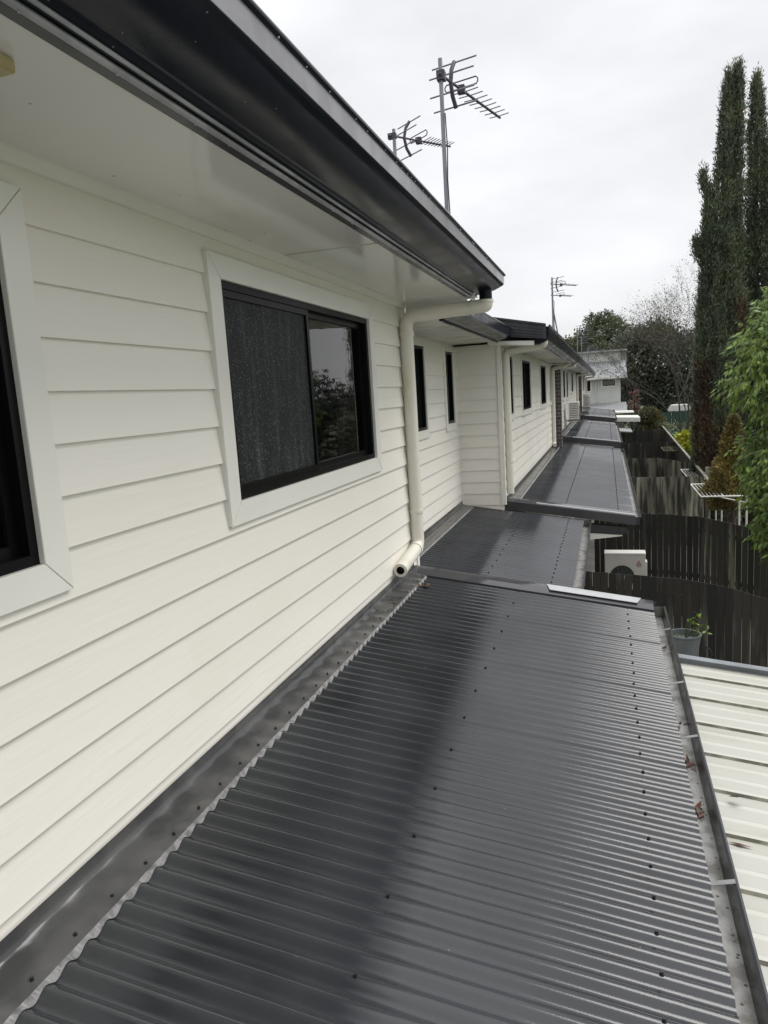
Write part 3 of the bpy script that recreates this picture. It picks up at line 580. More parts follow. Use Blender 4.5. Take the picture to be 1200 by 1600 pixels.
# ------------------------------------------------------------------ air conditioners
def ac_unit(root, w_, h_, d_, logo=True, fan=(.40, .43, .385), cover=.055):
    """front faces -y in its own frame, origin at its lower left front corner"""
    b = MB(); b.box(0, w_, 0, d_, 0, h_ - .028); b.build('cabinet', M['acwhite'], None, bevel=.008).parent = root
    b = MB(); b.box(-.006, w_ + .006, -.006, d_ + .006, h_ - .028, h_); b.build('lid', M['aclid'], None, bevel=.006).parent = root
    cx, cz, r = w_ * fan[0], h_ * fan[1], h_ * fan[2]
    b = MB(); b.cyl((cx, -.004, cz), (cx, .0, cz), r, 40, 1)
    for k in range(1, 9):
        rr = r * k / 8.3; P = [(cx + rr * math.cos(a), -.014, cz + rr * math.sin(a)) for a in np.linspace(0, 2 * math.pi, 37)]; b.tube(P, .0022, 5, 0, caps=False)
    for a in np.linspace(0, 2 * math.pi, 13)[:-1]: b.tube([(cx + .04 * math.cos(a), -.014, cz + .04 * math.sin(a)), (cx + r * math.cos(a), -.012, cz + r * math.sin(a))], .0025, 5)
    b.cyl((cx, -.018, cz), (cx, -.010, cz), .05, 20, 2); b.build('fan_guard', [M['acgrille'], M['acdark'], M['aclid']], None).parent = root
    b = MB(); b.box(w_, w_ + cover, .03, d_ - .03, .05, h_ * .76); b.build('valve_cover', M['acwhite'], None, bevel=.006).parent = root
    b = MB(); b.box(.06, .12, -.02, d_ + .02, -.03, 0); b.box(w_ - .12, w_ - .06, -.02, d_ + .02, -.03, 0); b.build('foot', M['acgrille'], None).parent = root
    b = MB()
    for k in range(9): b.box(-.004, -.001, .03, d_ - .03, .06 + k * .05, .075 + k * .05)
    b.build('side_louvre', M['acdark'], None).parent = root
    if logo:
        lx, lz, s = w_ * .84, h_ * .735, .044; b = MB()
        for a in (90, 210, 330):
            e = Vector((math.cos(R(a)), math.sin(R(a)))); f1 = Vector((math.cos(R(a + 60)), math.sin(R(a + 60)))); f2 = Vector((math.cos(R(a - 60)), math.sin(R(a - 60))))
            # a rhombus whose acute corner points outward
            q = [Vector((0, 0)), Vector((math.cos(R(a + 30)), math.sin(R(a + 30)))) * s * .62, e * s * 1.08, Vector((math.cos(R(a - 30)), math.sin(R(a - 30)))) * s * .62]
            b.hexa([(lx + p.x, -.0035, lz + p.y) for p in q], [(lx + p.x, -.0005, lz + p.y) for p in q])
        b.build('emblem', M['red'], None).parent = root
        for txt, dz in (('MITSUBISHI', -.048), ('ELECTRIC', -.064)):
            cu = bpy.data.curves.new('lettering', 'FONT'); cu.body = txt; cu.size = .018; cu.align_x = 'CENTER'; cu.extrude = .0006
            to = bpy.data.objects.new('lettering_source', cu); C.objects.link(to); bpy.context.view_layer.update()
            me = bpy.data.meshes.new_from_object(to.evaluated_get(bpy.context.evaluated_depsgraph_get())); bpy.data.objects.remove(to)
            me.materials.append(M['ink']); o = bpy.data.objects.new('lettering', me); C.objects.link(o); o.parent = root
            o.rotation_euler = (R(90), 0, 0); o.location = (lx, -.002, lz + dz)
def anew(loc, rz, lab):
    o = bpy.data.objects.new('air_conditioner', None); C.objects.link(o); o.location = loc; o.rotation_euler = (0, 0, rz); return tag(o, lab, 'air conditioner')
a1 = anew((-.07, 12.6, -3.52), 0, 'cream outdoor air conditioner with red three-diamond emblem, peeping over the nearest black fence'); ac_unit(a1, .66, .66, .26, fan=(.43, .37, .305), cover=.03)
st = thing('equipment_stand', (.2, 12.7, G), 'galvanised steel stand under the outdoor air conditioner with the red emblem', 'stand')
b = MB()
for xx in (.0, .42):
    for yy in (12.62, 12.82): b.box(xx - .02, xx + .02, yy - .02, yy + .02, G, -3.57)
b.box(-.06, .58, 12.58, 12.62, -3.57, -3.551); b.box(-.06, .58, 12.82, 12.86, -3.57, -3.551); b.build('stand_frame', M['zinc'], st)
GA = 'condensers on the far lean-to roofs'
a2 = anew((-.79, 22.0, -.97), R(90), 'nearer of the two boxy condensers bracketed to the far wall above the lean-to roofs'); ac_unit(a2, .75, .50, .29, False); a2['group'] = GA
a3 = anew((-.72, 32.2, -.93), R(90), 'farther condenser on the far wall, just left of the white house'); ac_unit(a3, .78, .58, .26, False); a3['group'] = GA
for (yy, x1, zz, q) in ((22.0, -.80, -1.0, a2), (32.2, -.74, -.96, a3)):
    for k in (.1, .6):
        b = MB(); b.box(-1.21, x1, yy + k, yy + k + .04, zz - .04, zz); b.box(-1.21, -1.18, yy + k, yy + k + .04, zz - .3, zz - .041); o = b.build('wall_bracket', M['whitesteel']); o.parent = q
        o.matrix_parent_inverse = (Matrix.Translation(q.location) @ Matrix.Rotation(R(90), 4, 'Z')).inverted()

# ------------------------------------------------------------------ TV antennas
def yagi(root, base, dr, L, s, nd, refl=True):
    d = Vector((dr[0], dr[1], 0)).normalized(); n = Vector((d.y, -d.x, 0)); B = Vector(base); up = Vector((0, 0, 1))
    b = MB(); b.tube([B - d * .06 * s, B + d * L], .011 * s, 8); b.build('boom', M['antdark'], root)
    if refl:
        c = B + d * .16 * s
        P = [c + d * .065 * s + up * .175 * s, c + d * .01 * s + up * .10 * s, c - d * .015 * s, c + d * .01 * s - up * .10 * s, c + d * .065 * s - up * .175 * s]
        b = MB(); b.tube(P, .017 * s, 6)
        b.build('reflector_bar', M['antdark'], root)
        for h, o in ((.165, .058), (.07, .0), (-.07, .0), (-.165, .058)):
            b = MB(); q = c + d * o * s + up * h * s; b.tube([q - n * .20 * s, q + n * .20 * s], .007 * s, 6); b.build('reflector_rod', M['antenna'], root)
    q = B + d * .34 * s; b = MB(); w_ = .15 * s
    P = [q + n * x * w_ + up * z * s for x, z in ((-.1, .012), (.9, .012), (1.0, .03), (1.0, .05), (.9, .068), (-.9, .068), (-1.0, .05), (-1.0, .03), (-.9, .012), (.1, .012))]; b.tube(P, .006 * s, 6)
    b.box(q.x - .03 * s, q.x + .03 * s, q.y - .03 * s, q.y + .03 * s, q.z - .03 * s, q.z + .03 * s); b.build('dipole', M['antdark'], root)
    b = MB()
    for k in range(nd):
        q = B + d * (.42 * s + (L - .44 * s) * k / (nd - 1)); ln = (.115 - .003 * k) * s
        b.tube([q - n * ln + up * .014 * s, q + up * .01 * s, q + n * ln + up * .014 * s], .005 * s, 6)
    b.build('director_rods', M['antenna'], root)
def mast(root, x, y, z0, z1, r=.0145):
    b = MB(); b.tube([(x, y, z0), (x, y, z1)], r, 10); b.build('mast', M['antenna'], root)
    b = MB(); b.tube([(x + .02, y - .01, z1 - .35), (x + .026, y - .01, (z0 + z1) / 2 + .1), (x + .018, y - .01, (z0 + z1) / 2 - .1), (x + .03, y - .01, z0)], .004, 6); b.build('cable', M['cable'], root)
def roofz(x, xe, ze): return ze + RT * (xe - x)
GT = 'television antennas on the townhouse roofs'
a = thing('tv_antenna', (-1.05, 5.2, roofz(-1.05, -.8, .845)), 'tallest television antenna, on a long grey mast above the near eave', 'antenna', GT); mast(a, -1.05, 5.2, roofz(-1.05, -.8, .845) - .01, 2.24)
yagi(a, (-1.04, 5.2, 2.13), (.26, .95), .98, .86, 8)
b = MB(); b.box(-1.075, -1.02, 5.17, 5.23, 2.10, 2.16); b.build('clamp', M['antdark'], a)
a = thing('tv_antenna', (-1.94, 7.2, roofz(-1.94, -1.13, .725)), 'shorter antenna half hidden behind the near roof edge, left of the tallest mast', 'antenna', GT); mast(a, -1.94, 7.2, roofz(-1.94, -1.13, .725) - .01, 2.56, .017)
yagi(a, (-1.95, 7.2, 2.50), (.62, .78), .72, .92, 9)
b = MB(); b.box(-2.0, -1.92, 7.18, 7.225, 2.475, 2.525); b.build('clamp', M['antdark'], a)
a = thing('tv_antenna', (-.80, 12, roofz(-.80, -.68, .71)), 'double-decked small antenna on the projecting house roof, against plain sky', 'antenna', GT); mast(a, -.80, 12, roofz(-.80, -.68, .71) - .01, 1.70, .014)
b = MB(); b.tube([(-.72, 12.1, .75), (-.80, 12, 1.25)], .01, 6); b.build('brace', M['antenna'], a)
yagi(a, (-.80, 12, 1.60), (.60, .8), .58, .62, 6); yagi(a, (-.80, 12, 1.43), (.60, .8), .45, .55, 5, False)
for (x, y, z1, lb) in ((-1.08, 30.0, 2.25, 'thin faraway antenna with a crossed head, first over the far eaves'), (-1.05, 34.0, 2.15, 'thin faraway antenna on a dark mast, in front of the pale green tree'), (-.98, 43.0, 2.1, 'faraway low antenna with stacked rods before the white house roof')):
    z0 = roofz(x, -.68, .71); a = thing('tv_antenna', (x, y, z0), lb, 'antenna', GT); mast(a, x, y, z0 - .01, z1, .02); yagi(a, (x, y, z1 - .1), (.5, .85), .9, 1.1, 6)

# ------------------------------------------------------------------ far white house
fh = thing('white_house', (-1, 60, G), 'white two-storey weatherboard house with grey skillion roofs beyond the end of the row', 'house')
b = MB(); clad(b, wallY(58), -6, .95, -1.9, .45, [(-.30, .60, -.14, .32), (-1.62, -1.2, -.45, .33)], zref=.45)
clad(b, lambda u, z, n: (.95 + n, u, z), 58, 66, -1.9, 1.0, zref=.45); b.build('weatherboard_wall', M['housewhite'], fh)
b = MB(); b.box(.93, .99, 57.95, 58.04, -1.9, .45); b.build('corner_trim', M['trim'], fh)
for x0, x1, z0, z1 in ((-.30, .60, -.14, .32), (-1.62, -1.2, -.45, .33)):
    b = MB(); b.box(x0, x1, 57.96, 58.02, z0, z1); f_ = b.build('window', M['alu'], fh)
    b = MB(); b.box(x0 + .05, x1 - .05, 57.945, 57.96, z0 + .05, z1 - .05); b.build('pane', M['glassdark'], f_)
    b = MB(); b.box(x0 - .1, x1 + .1, 57.95, 57.99, z0 - .1, z0); b.box(x0 - .1, x1 + .1, 57.95, 57.99, z1, z1 + .1); b.box(x0 - .1, x0, 57.95, 57.99, z0, z1); b.box(x1, x1 + .1, 57.95, 57.99, z0, z1); b.build('window_trim', M['trim'], f_)
def xcorr(b, x0, x1, y0, z0, y1, z1, pitch=.11):
    n = int((x1 - x0) / pitch * 6); vs = []
    for i in range(n + 1):
        x = x0 + (x1 - x0) * i / n; h = .02 * math.cos(2 * math.pi * x / pitch); vs += [(x, y0, z0 + h), (x, y1, z1 + h)]
    b.add(vs, [(2 * i, 2 * i + 1, 2 * i + 3, 2 * i + 2) for i in range(n)], 0, True)
b = MB(); xcorr(b, -6, 1.45, 57.2, .50, 60.2, 1.78); b.build('skillion_roof', M['zincroof'], fh)
b = MB(); b.box(-6, 1.47, 57.12, 57.2, .38, .52); b.build('gutter', M['trim'], fh)
b = MB(); b.prism([(1.40, .48), (1.44, .48), (1.44, .40), (1.40, .40)], 57.2, 58); b.build('barge_board', M['trim'], fh)
b = MB(); clad(b, wallY(60.2), -6, 1.05, 1.55, 2.45, zref=1.6); clad(b, lambda u, z, n: (1.05 + n, u, z), 60.2, 66, .9, 2.45, zref=1.6); b.build('upper_wall', M['housewhite'], fh)
b = MB(); b.box(-6, 1.55, 59.7, 66.4, 2.47, 2.60); b.box(1.06, 1.5, 60.3, 66, 1.7, 2.465); b.build('flat_roof', M['zincroof'], fh)
b = MB(); b.tube([(-.80, 57.9, .42), (-.80, 57.9, -1.8)], .05, 8); b.build('downpipe', M['pvc'], fh)
b = MB(); xcorr(b, -6, 1.40, 54.6, -2.02, 58.0, -1.42); b.build('lower_roof', M['zincroof'], fh)
b = MB(); b.box(-6, 1.42, 54.52, 54.6, -2.12, -2.0); b.box(1.38, 1.42, 54.6, 58, -2.1, -1.98); b.build('lower_gutter', M['trim'], fh)
b = MB(); b.box(-6, 1.2, 55.2, 66, G, -2.1); b.build('lower_wall', M['brick'], fh)

# ------------------------------------------------------------------ white carport in the far courtyards
cp = thing('carport', (.95, 38, G), 'small white flat carport roof on dark posts beside the last lean-to roof', 'carport')
b = MB(); b.prism([(.30, -1.44), (1.32, -1.47), (1.32, -1.53), (.30, -1.52)], 39.2, 41.0); b.prism([(.33, -1.60), (1.50, -1.66), (1.50, -1.86), (.33, -1.80)], 36.4, 39.15); b.build('roof_sheet', M['whitesteel'], cp)
for px, py in ((.45, 36.6), (1.4, 36.6), (.45, 40.8), (1.25, 40.8)):
    b = MB(); b.box(px - .05, px + .05, py - .05, py + .05, G, -1.83 if py < 40 else -1.52); b.build('post', M['dark'], cp)
cp2 = thing('patio_roof', (.8, 33, G), 'low dull grey patio roof tucked under the white carport', 'roof')
b = MB(); b.prism([(.34, -2.05), (1.05, -2.12), (1.05, -2.16), (.34, -2.09)], 33.2, 35.6); b.build('roof_sheet', M['zincroof'], cp2)
b = MB()
for px, py in ((.5, 33.3), (1.0, 33.3), (.5, 35.5), (1.0, 35.5)): b.box(px - .03, px + .03, py - .03, py + .03, G, -2.15)
b.build('post', M['dark'], cp2)

# ------------------------------------------------------------------ green boundary fence and shed beyond
gf = thing('steel_fence', (4, 55, G), 'dark green steel panel fence at the back of the lawn', 'fence')
b = MB(); n = 60; vs = []
for i in range(n * 4 + 1):
    x = 1.5 + i * .05; dy = .02 if i % 4 in (1, 2) else 0; vs += [(x, 55 + dy, G), (x, 55 + dy, -2.25)]
b.add(vs, [(2 * i, 2 * i + 2, 2 * i + 3, 2 * i + 1) for i in range(n * 4)]); b.build('fence_panel', M['greenfence'], gf)
for px in (2.0, 4.35, 6.7, 9.05):
    b = MB(); b.box(px - .03, px + .03, 54.95, 54.99, G, -2.2); b.build('post', M['zinc'] if px == 4.35 else M['greenfence'], gf)
sh = thing('garden_shed', (5.4, 63, G), 'low pale shed roof showing just over the green fence', 'shed')
b = MB(); b.box(4.9, 6.2, 62, 64, G, -2.6); b.build('wall', M['housewhite'], sh)
b = MB(); b.prism([(4.75, -2.45), (5.0, -2.0), (6.2, -2.0), (6.4, -2.45)], 61.8, 64.2); b.build('roof', M['housewhite'], sh)

# ------------------------------------------------------------------ vegetation
def leaf_obj(name, P, D, Nn, ln, wd, mats, mi=None, parent=None, bend=0):
    """one diamond leaf per point: P base, D long axis, Nn face normal"""
    P = np.asarray(P, float); n = len(P); D = D / np.linalg.norm(D, axis=1, keepdims=True)
    S = np.cross(D, Nn); S /= np.linalg.norm(S, axis=1, keepdims=True) + 1e-9
    ln = np.broadcast_to(ln, n)[:, None]; wd = np.broadcast_to(wd, n)[:, None]
    V = np.stack([P, P + D * ln * .45 + S * wd * .5, P + D * ln, P + D * ln * .45 - S * wd * .5], 1).reshape(-1, 3)
    me = bpy.data.meshes.new(name); me.vertices.add(4 * n); me.vertices.foreach_set('co', V.ravel())
    me.loops.add(4 * n); me.loops.foreach_set('vertex_index', np.arange(4 * n, dtype=np.int32))
    me.polygons.add(n); me.polygons.foreach_set('loop_start', np.arange(0, 4 * n, 4, dtype=np.int32)); me.polygons.foreach_set('loop_total', np.full(n, 4, np.int32))
    for m in mats: me.materials.append(m)
    if mi is not None: me.polygons.foreach_set('material_index', np.asarray(mi, np.int32))
    me.update(calc_edges=True); me.validate(); o = bpy.data.objects.new(name, me); C.objects.link(o)
    if parent is not None: adopt(o, parent)
    return o
def rdir(n):
    v = rng.normal(size=(n, 3)); return v / np.linalg.norm(v, axis=1, keepdims=True)
def lobes_cloud(lobes, n, clump, per, rad):
    """leaf positions grouped in clumps near the surface of ellipsoid lobes; returns positions and outward directions"""
    vol = np.array([l[3] * l[4] * l[5] for l in lobes]) ** (2 / 3); k = rng.choice(len(lobes), n // per, p=vol / vol.sum())
    Lb = np.array(lobes, float)[k]; d = rdir(len(k)); r = rng.uniform(.55, 1.04, len(k)) ** .6
    c = Lb[:, :3] + d * Lb[:, 3:] * r[:, None]
    c = np.repeat(c, per, 0); d = np.repeat(d, per, 0); return c + rng.normal(size=c.shape) * rad, d
def trunk(parent, x, y, z0, z1, r, mat_='bark', limbs=5, spread=.6):
    b = MB(); h = z1 - z0
    b.tube([(x, y, z0 - .2), (x + .02 * h, y, z0 + h * .35), (x - .015 * h, y, z0 + h * .7), (x, y, z1)], [r * 1.25, r, r * .75, r * .3], 10)
    for i in range(limbs):
        t = .35 + .5 * i / max(1, limbs); a = i * 2.4; p = Vector((x, y, z0 + h * t)); q = p + Vector((math.cos(a) * spread, math.sin(a) * spread, h * .22)); b.tube([p, (p + q) / 2 + Vector((0, 0, .05)), q], [r * .5, r * .35, r * .12], 7)
    b.build('trunk', M[mat_], parent)

# ---- tall cypresses
def cypress(lab, spires, y, base_z, n, brown=None, x=None):
    t = thing('cypress_tree', (x, y, G), lab, 'tree', 'tall dark cypresses')
    Ps, Ds, mi = [], [], []
    for (sx, sy, ztop, prof, wgt) in spires:
        zs = np.array([p[0] for p in prof]); rs = np.array([p[1] for p in prof]); m = int(n * wgt)
        z = rng.uniform(zs[0], ztop, m * 3); Rz = np.interp(z, zs, rs); keep = rng.uniform(0, rs.max() ** .8, m * 3) < (Rz + .06) ** .8; z = z[keep][:m]; Rz = Rz[keep][:m]; m = len(z)
        a = rng.uniform(0, 2 * math.pi, m)
        # vertical plumes: the radius swells and narrows with angle and height
        lob = .80 + .16 * np.sin(a * 5 + z * .9 + sx) + .12 * np.sin(a * 9 - z * 2.1) + .10 * np.sin(z * 4.3 + a * 2)
        lob *= 1 - .13 * (np.sin(z * 1.7 + a * 3 + sy) > .55)
        r = Rz * lob * rng.uniform(.62, 1.05, m) ** .5
        lean = .05 * np.sin(z * .6 + sx * 3)
        pk = rng.integers(0, m, max(1, m // 18)); own = rng.choice(pk, m); loose = rng.uniform(size=m) < .22; own = np.where(loose, np.arange(m), own)
        a, r, z, lean = a[own], r[own], z[own], lean[own]; sp_ = np.where(loose, .02, 1.)[:, None]
        P = np.stack([sx + lean + r * np.cos(a), sy + r * np.sin(a), z], 1) + rng.normal(size=(m, 3)) * np.array([.045, .045, .10]) * sp_
        D = np.stack([np.cos(a) * .40, np.sin(a) * .40, np.ones(m)], 1) + rng.normal(size=(m, 3)) * .42
        Ps.append(P); Ds.append(D)
        bz = np.zeros(m, int)
        if brown is not None:
            for (bx, bz0, bz1, bw) in brown: bz |= ((np.abs(P[:, 0] - bx) < bw) & (z > bz0) & (z < bz1) & (P[:, 1] < sy + .15) & (rng.uniform(size=m) < .85)).astype(int)
        bz |= (rng.uniform(size=m) < .02)
        mi.append(bz)
    P = np.concatenate(Ps); D = np.concatenate(Ds); m = len(P)
    leaf_obj('foliage', P, D, rdir(m), rng.uniform(.06, .14, m), rng.uniform(.018, .034, m), [M['cyp'], M['cypbrown']], np.concatenate(mi), t)
    b = MB()
    for (sx, sy, ztop, prof, wgt) in [q for q in spires if q[4] >= .28]: b.tube([(sx, sy, G - .2), (sx + .03, sy, 0), (sx - .02, sy, ztop * .55), (sx, sy, ztop - .3)], [.22, .16, .09, .02], 8)
    for k in range(14):
        s = spires[0]; zz = rng.uniform(-1.5, 3); aa = rng.uniform(0, 6.28); rr = .35
        b.tube([(s[0], s[1], zz), (s[0] + rr * .5 * math.cos(aa), s[1] + rr * .5 * math.sin(aa), zz + .5), (s[0] + rr * .7 * math.cos(aa), s[1] + rr * .7 * math.sin(aa), zz + 1.3)], [.04, .03, .012], 6)
    b.build('trunk', M['bark'], t); return t
cypress('tall dark cypress with a twin-pointed top and browned lower side, left of its pair',
        [(3.04, 22, 7.75, [(-4, .42), (-2, .50), (0, .58), (1.5, .60), (3, .46), (4.6, .30), (6, .19), (7.2, .11), (7.75, .03)], .36),
         (3.30, 22.15, 7.95, [(-3, .45), (1, .50), (3, .34), (5, .22), (6.5, .14), (7.4, .13), (7.7, .12), (7.95, .04)], .28),
         (2.68, 21.9, 5.0, [(-4, .30), (-1, .36), (.8, .36), (2.4, .25), (3.6, .16), (5.0, .03)], .26),
         (2.44, 21.9, 2.0, [(-3.4, .16), (-1, .20), (.5, .19), (1.4, .12), (2.0, .03)], .08), (2.36, 21.9, 3.7, [(3.2, .03), (3.45, .10), (3.7, .03)], .006), (2.56, 21.9, 5.4, [(4.9, .03), (5.15, .08), (5.4, .03)], .005)], 22, 0, 150000,
        brown=[(2.55, -3.5, .4, .22), (3.42, 1.2, 2.0, .16), (2.85, -3.4, -1.4, .3)], x=3.0)
cypress('tall dark cypress with a single blunt point, right of its pair at the picture edge',
        [(3.90, 22.6, 7.75, [(-4, .6), (0, .62), (2, .55), (4, .36), (5.5, .27), (7, .20), (7.5, .12), (7.75, .03)], .5),
         (4.30, 22.4, 6.3, [(-4, .6), (0, .6), (2, .5), (4, .36), (5.6, .2), (6.3, .04)], .35),
         (3.55, 22.4, 3.6, [(-3, .4), (1, .36), (2.6, .2), (3.6, .04)], .15)], 22.6, 0, 105000, x=3.9)
# little tufts that stick out of the left cypress belong to a bare bough: part of the first tree's crown would hide them, so they ride on a side tree
# ---- golden conifer
gc = thing('golden_conifer', (2.62, 17.2, G), 'small orange-gold conifer in front of the dark cypresses', 'tree')
m = 9000; z = rng.uniform(0, 1, m) ** 1.25; a = rng.uniform(0, 6.283, m); lob = .8 + .2 * np.sin(a * 4 + z * 9) + .12 * np.sin(z * 23 + a)
rr = np.interp(z, [0, .15, .35, .6, .85, 1], [.40, .50, .40, .26, .12, .02]) * lob * rng.uniform(.5, 1.05, m) ** .5
P = np.stack([2.62 - .10 * (1 - z) + rr * np.cos(a), 17.2 + rr * np.sin(a), -2.9 + z * 2.02], 1); D = np.stack([np.cos(a) * .7, np.sin(a) * .7, np.full(m, .8)], 1) + rng.normal(size=(m, 3)) * .4
leaf_obj('foliage', P, D, rdir(m), rng.uniform(.06, .15, m), rng.uniform(.03, .06, m), [M['golden']], None, gc)
trunk(gc, 2.60, 17.2, G, -1.6, .05, limbs=0)
# ---- broadleaf tree at right
bt = thing('broadleaf_tree', (3.2, 11.2, G), 'lush green tree with drooping glossy leaves leaning in over the fences at the right edge', 'tree')
lob = [(2.38, 11.2, .80, .30, .5, .36), (2.22, 11.0, .40, .46, .6, .34), (2.08, 11.0, -.08, .46, .6, .32), (2.34, 11.1, -.50, .34, .6, .22), (2.30, 11.0, -1.08, .50, .6, .26),
       (2.28, 10.8, -1.46, .40, .5, .30), (2.28, 10.8, -1.86, .36, .45, .32), (2.38, 10.8, -2.22, .34, .4, .26), (2.9, 11.4, -.2, .6, .8, .7), (3.0, 11.3, -1.2, .8, .8, .9), (2.52, 11.2, 1.12, .22, .3, .26)]
nc = 2100; vol = np.array([l[3] * l[5] for l in lob]); k = rng.choice(len(lob), nc, p=vol / vol.sum()); Lb = np.array(lob)[k]; d = rdir(nc); c = Lb[:, :3] + d * Lb[:, 3:] * (rng.uniform(.35, 1.05, nc) ** .5)[:, None]
per = 11; cc = np.repeat(c, per, 0); od = np.repeat(d, per, 0); m = len(cc); tt = np.tile(np.linspace(0, 1, per), nc)
tw = np.repeat(rdir(nc) * .5 + d * .8 + np.array([0, 0, -.25]), per, 0); tw /= np.linalg.norm(tw, axis=1, keepdims=True)
P = cc + tw * (tt * .24)[:, None] + rng.normal(size=(m, 3)) * .012
D = tw * .5 + rdir(m) * .55 + np.array([0, 0, -.75]); Nn = rdir(m) * .5 + np.array([-.3, -.5, .8])
leaf_obj('foliage', P, D, Nn, rng.uniform(.07, .125, m), rng.uniform(.03, .05, m), [M['leaf']], None, bt)
b = MB()
for i in range(0, nc, 2): b.tube([c[i], c[i] + (tw[i * per]) * .22], .004, 4, 0, False)
b.build('twigs', M['twig'], bt)
trunk(bt, 3.2, 11.2, G, .6, .12, limbs=7, spread=.9)
# ---- far trees
def far_tree(lab, x, y, lobes, n, m_, ln, wd, per=14, rad=.35, name='background_tree', trunk_r=.3, top=None):
    t = thing(name, (x, y, G), lab, 'tree', 'background trees beyond the row'); P, d = lobes_cloud(lobes, n, 0, per, rad); k = len(P)
    leaf_obj('foliage', P, d + rdir(k) * .9, rdir(k) + d * .5, rng.uniform(ln * .6, ln * 1.3, k), rng.uniform(wd * .6, wd * 1.3, k), [M[m_]], None, t)
    trunk(t, x, y, G, top if top is not None else lobes[0][2], trunk_r, limbs=6, spread=lobes[0][3] * .6); return t
far_tree('massed dark tree with a flat broken top behind the white house', 3.4, 70, [(3.6, 70, 2.0, 2.6, 3, 2.9), (1.9, 70, 1.2, 1.9, 2.5, 3.0), (5.6, 70, 1.4, 2.3, 3, 2.9), (2.6, 69.5, -1.6, 2.6, 2.5, 2.2), (5.4, 69.5, -1.6, 2.6, 2.5, 2.2), (4.4, 70.5, 3.9, 1.5, 2, 1.2), (2.6, 70.3, 3.5, 1.2, 2, 1.0), (7.4, 70, .8, 2.0, 2.5, 3.2)], 30000, 'far1', .34, .16)
far_tree('mid-green tree with an open feathery top, above the white house roof', -.6, 84, [(-.6, 84, 5.0, 1.6, 2, 1.8), (-1.3, 84, 6.9, .8, 1, .55), (.0, 84, 7.0, .9, 1, .5), (.9, 84, 5.8, 1.2, 1.5, 1.2), (1.9, 84, 5.0, 1.3, 1.5, 1.2), (-2.2, 84, 4.6, 1.2, 1.5, 1.0), (.2, 83, 3.0, 2.4, 2, 2.2), (-2.6, 84, 2.8, 1.6, 2, 1.6)], 14000, 'far2', .34, .17, per=16, rad=.22)
far_tree('low yellowish tree just over the far eaves and masts', -4.3, 92, [(-3.6, 92, 4.2, 1.8, 2, 1.3), (-5.6, 92, 3.9, 2.0, 2, 1.4)], 6000, 'sparse', .36, .18)
far_tree('shadowy tree filling in behind the cypresses', 11, 74, [(10.4, 74, 1.2, 3.0, 3, 4.2), (13.5, 74, 1.6, 3.4, 3, 4.6), (17, 74, 1.0, 3.4, 3, 4.2)], 16000, 'far1', .4, .2)
far_tree('broad dark tree seen behind the green leaves at the picture edge', 7.2, 30, [(5.7, 30, -1.2, 1.3, 1.4, 1.6), (5.1, 29, -2.2, 1.2, 1.3, 1.4), (6.8, 30, -2.0, 1.3, 1.3, 1.5)], 12000, 'far1', .22, .10, per=12, rad=.2)
far_tree('rounded dark tree off to the right, seen mirrored in the near window pane', 15, 48, [(14.5, 48, -2.2, 3.2, 3, 3.0), (19.5, 47, -2.0, 3.2, 3, 3.2), (16.8, 48, -.2, 2.0, 2, 1.8)], 14000, 'far1', .3, .15)
# bare twiggy tree
tt_ = thing('bare_tree', (4.35, 46, G), 'leafless twiggy tree with sparse yellowish leaves left of the cypresses', 'tree')
b = MB(); tips = []
def branch(p, d, L, r, lev):
    q = p + d * L; mid = (p + q) / 2 + Vector(rng.normal(size=3) * L * .06); b.tube([p, mid, q], [r, r * .8, r * .62], 5 if lev > 2 else 4, 0, False)
    if lev <= 3: tips.append((mid, d)); tips.append((q, d))
    if lev == 0: return
    for _ in range(3 if lev > 1 else 3):
        nd = (d + Vector(rng.normal(size=3)) * .42 + Vector((-.03, 0, .13))).normalized(); branch(q if _ else mid, nd, L * rng.uniform(.62, .86), r * .56, lev - 1)
for dx in (-.10, .06, .22): branch(Vector((4.35, 46, G)), Vector((dx, .1 * dx, 1)).normalized(), 3.1, .075, 7)
b.build('trunk', M['twig'], tt_)
tp = np.array([list(t[0]) for t in tips]); sel = rng.choice(len(tp), min(len(tp), 7000), replace=False); P = tp[sel] + rng.normal(size=(len(sel), 3)) * .05; k = len(P)
leaf_obj('foliage', P, rdir(k) + np.array([0, 0, -.4]), rdir(k), rng.uniform(.06, .12, k), rng.uniform(.035, .06, k), [M['sparse']], None, tt_)
# cordyline, bushes
cd_ = thing('cordyline_plant', (1.75, 51, G), 'reddish spiky strap-leaved plant beside the white house corner', 'plant')
k = 150; d = rdir(k); d[:, 2] = np.abs(d[:, 2]) * .9 - .25; P = np.stack([np.full(k, 1.75), np.full(k, 51.), rng.choice([-.75, -1.3, -1.8], k) + rng.normal(size=k) * .06], 1)
leaf_obj('leaves', P, d, rdir(k), rng.uniform(.35, .62, k), np.full(k, .06), [M['cordy']], None, cd_); trunk(cd_, 1.75, 51, G, -.8, .06, limbs=0)
def bush(lab, x, y, lobes, n, m_, ln, wd, cat='shrub'):
    t = thing('shrub', (x, y, G), lab, cat); P, d = lobes_cloud(lobes, n, 0, 6, .07); k = len(P); leaf_obj('foliage', P, d + rdir(k) * .7, rdir(k) + np.array([0, -.4, .8]), rng.uniform(ln * .6, ln * 1.3, k), rng.uniform(wd * .6, wd * 1.3, k), [M[m_]], None, t)
    trunk(t, x, y, G, lobes[0][2], .05, limbs=4, spread=.25)
bush('yellow-green rounded shrub beyond the white carport roof', 2.15, 42, [(2.15, 42, -1.85, .5, .5, .38), (2.5, 42, -2.15, .5, .5, .35), (1.9, 42, -2.3, .45, .45, .45)], 3000, 'sparse', .14, .07)
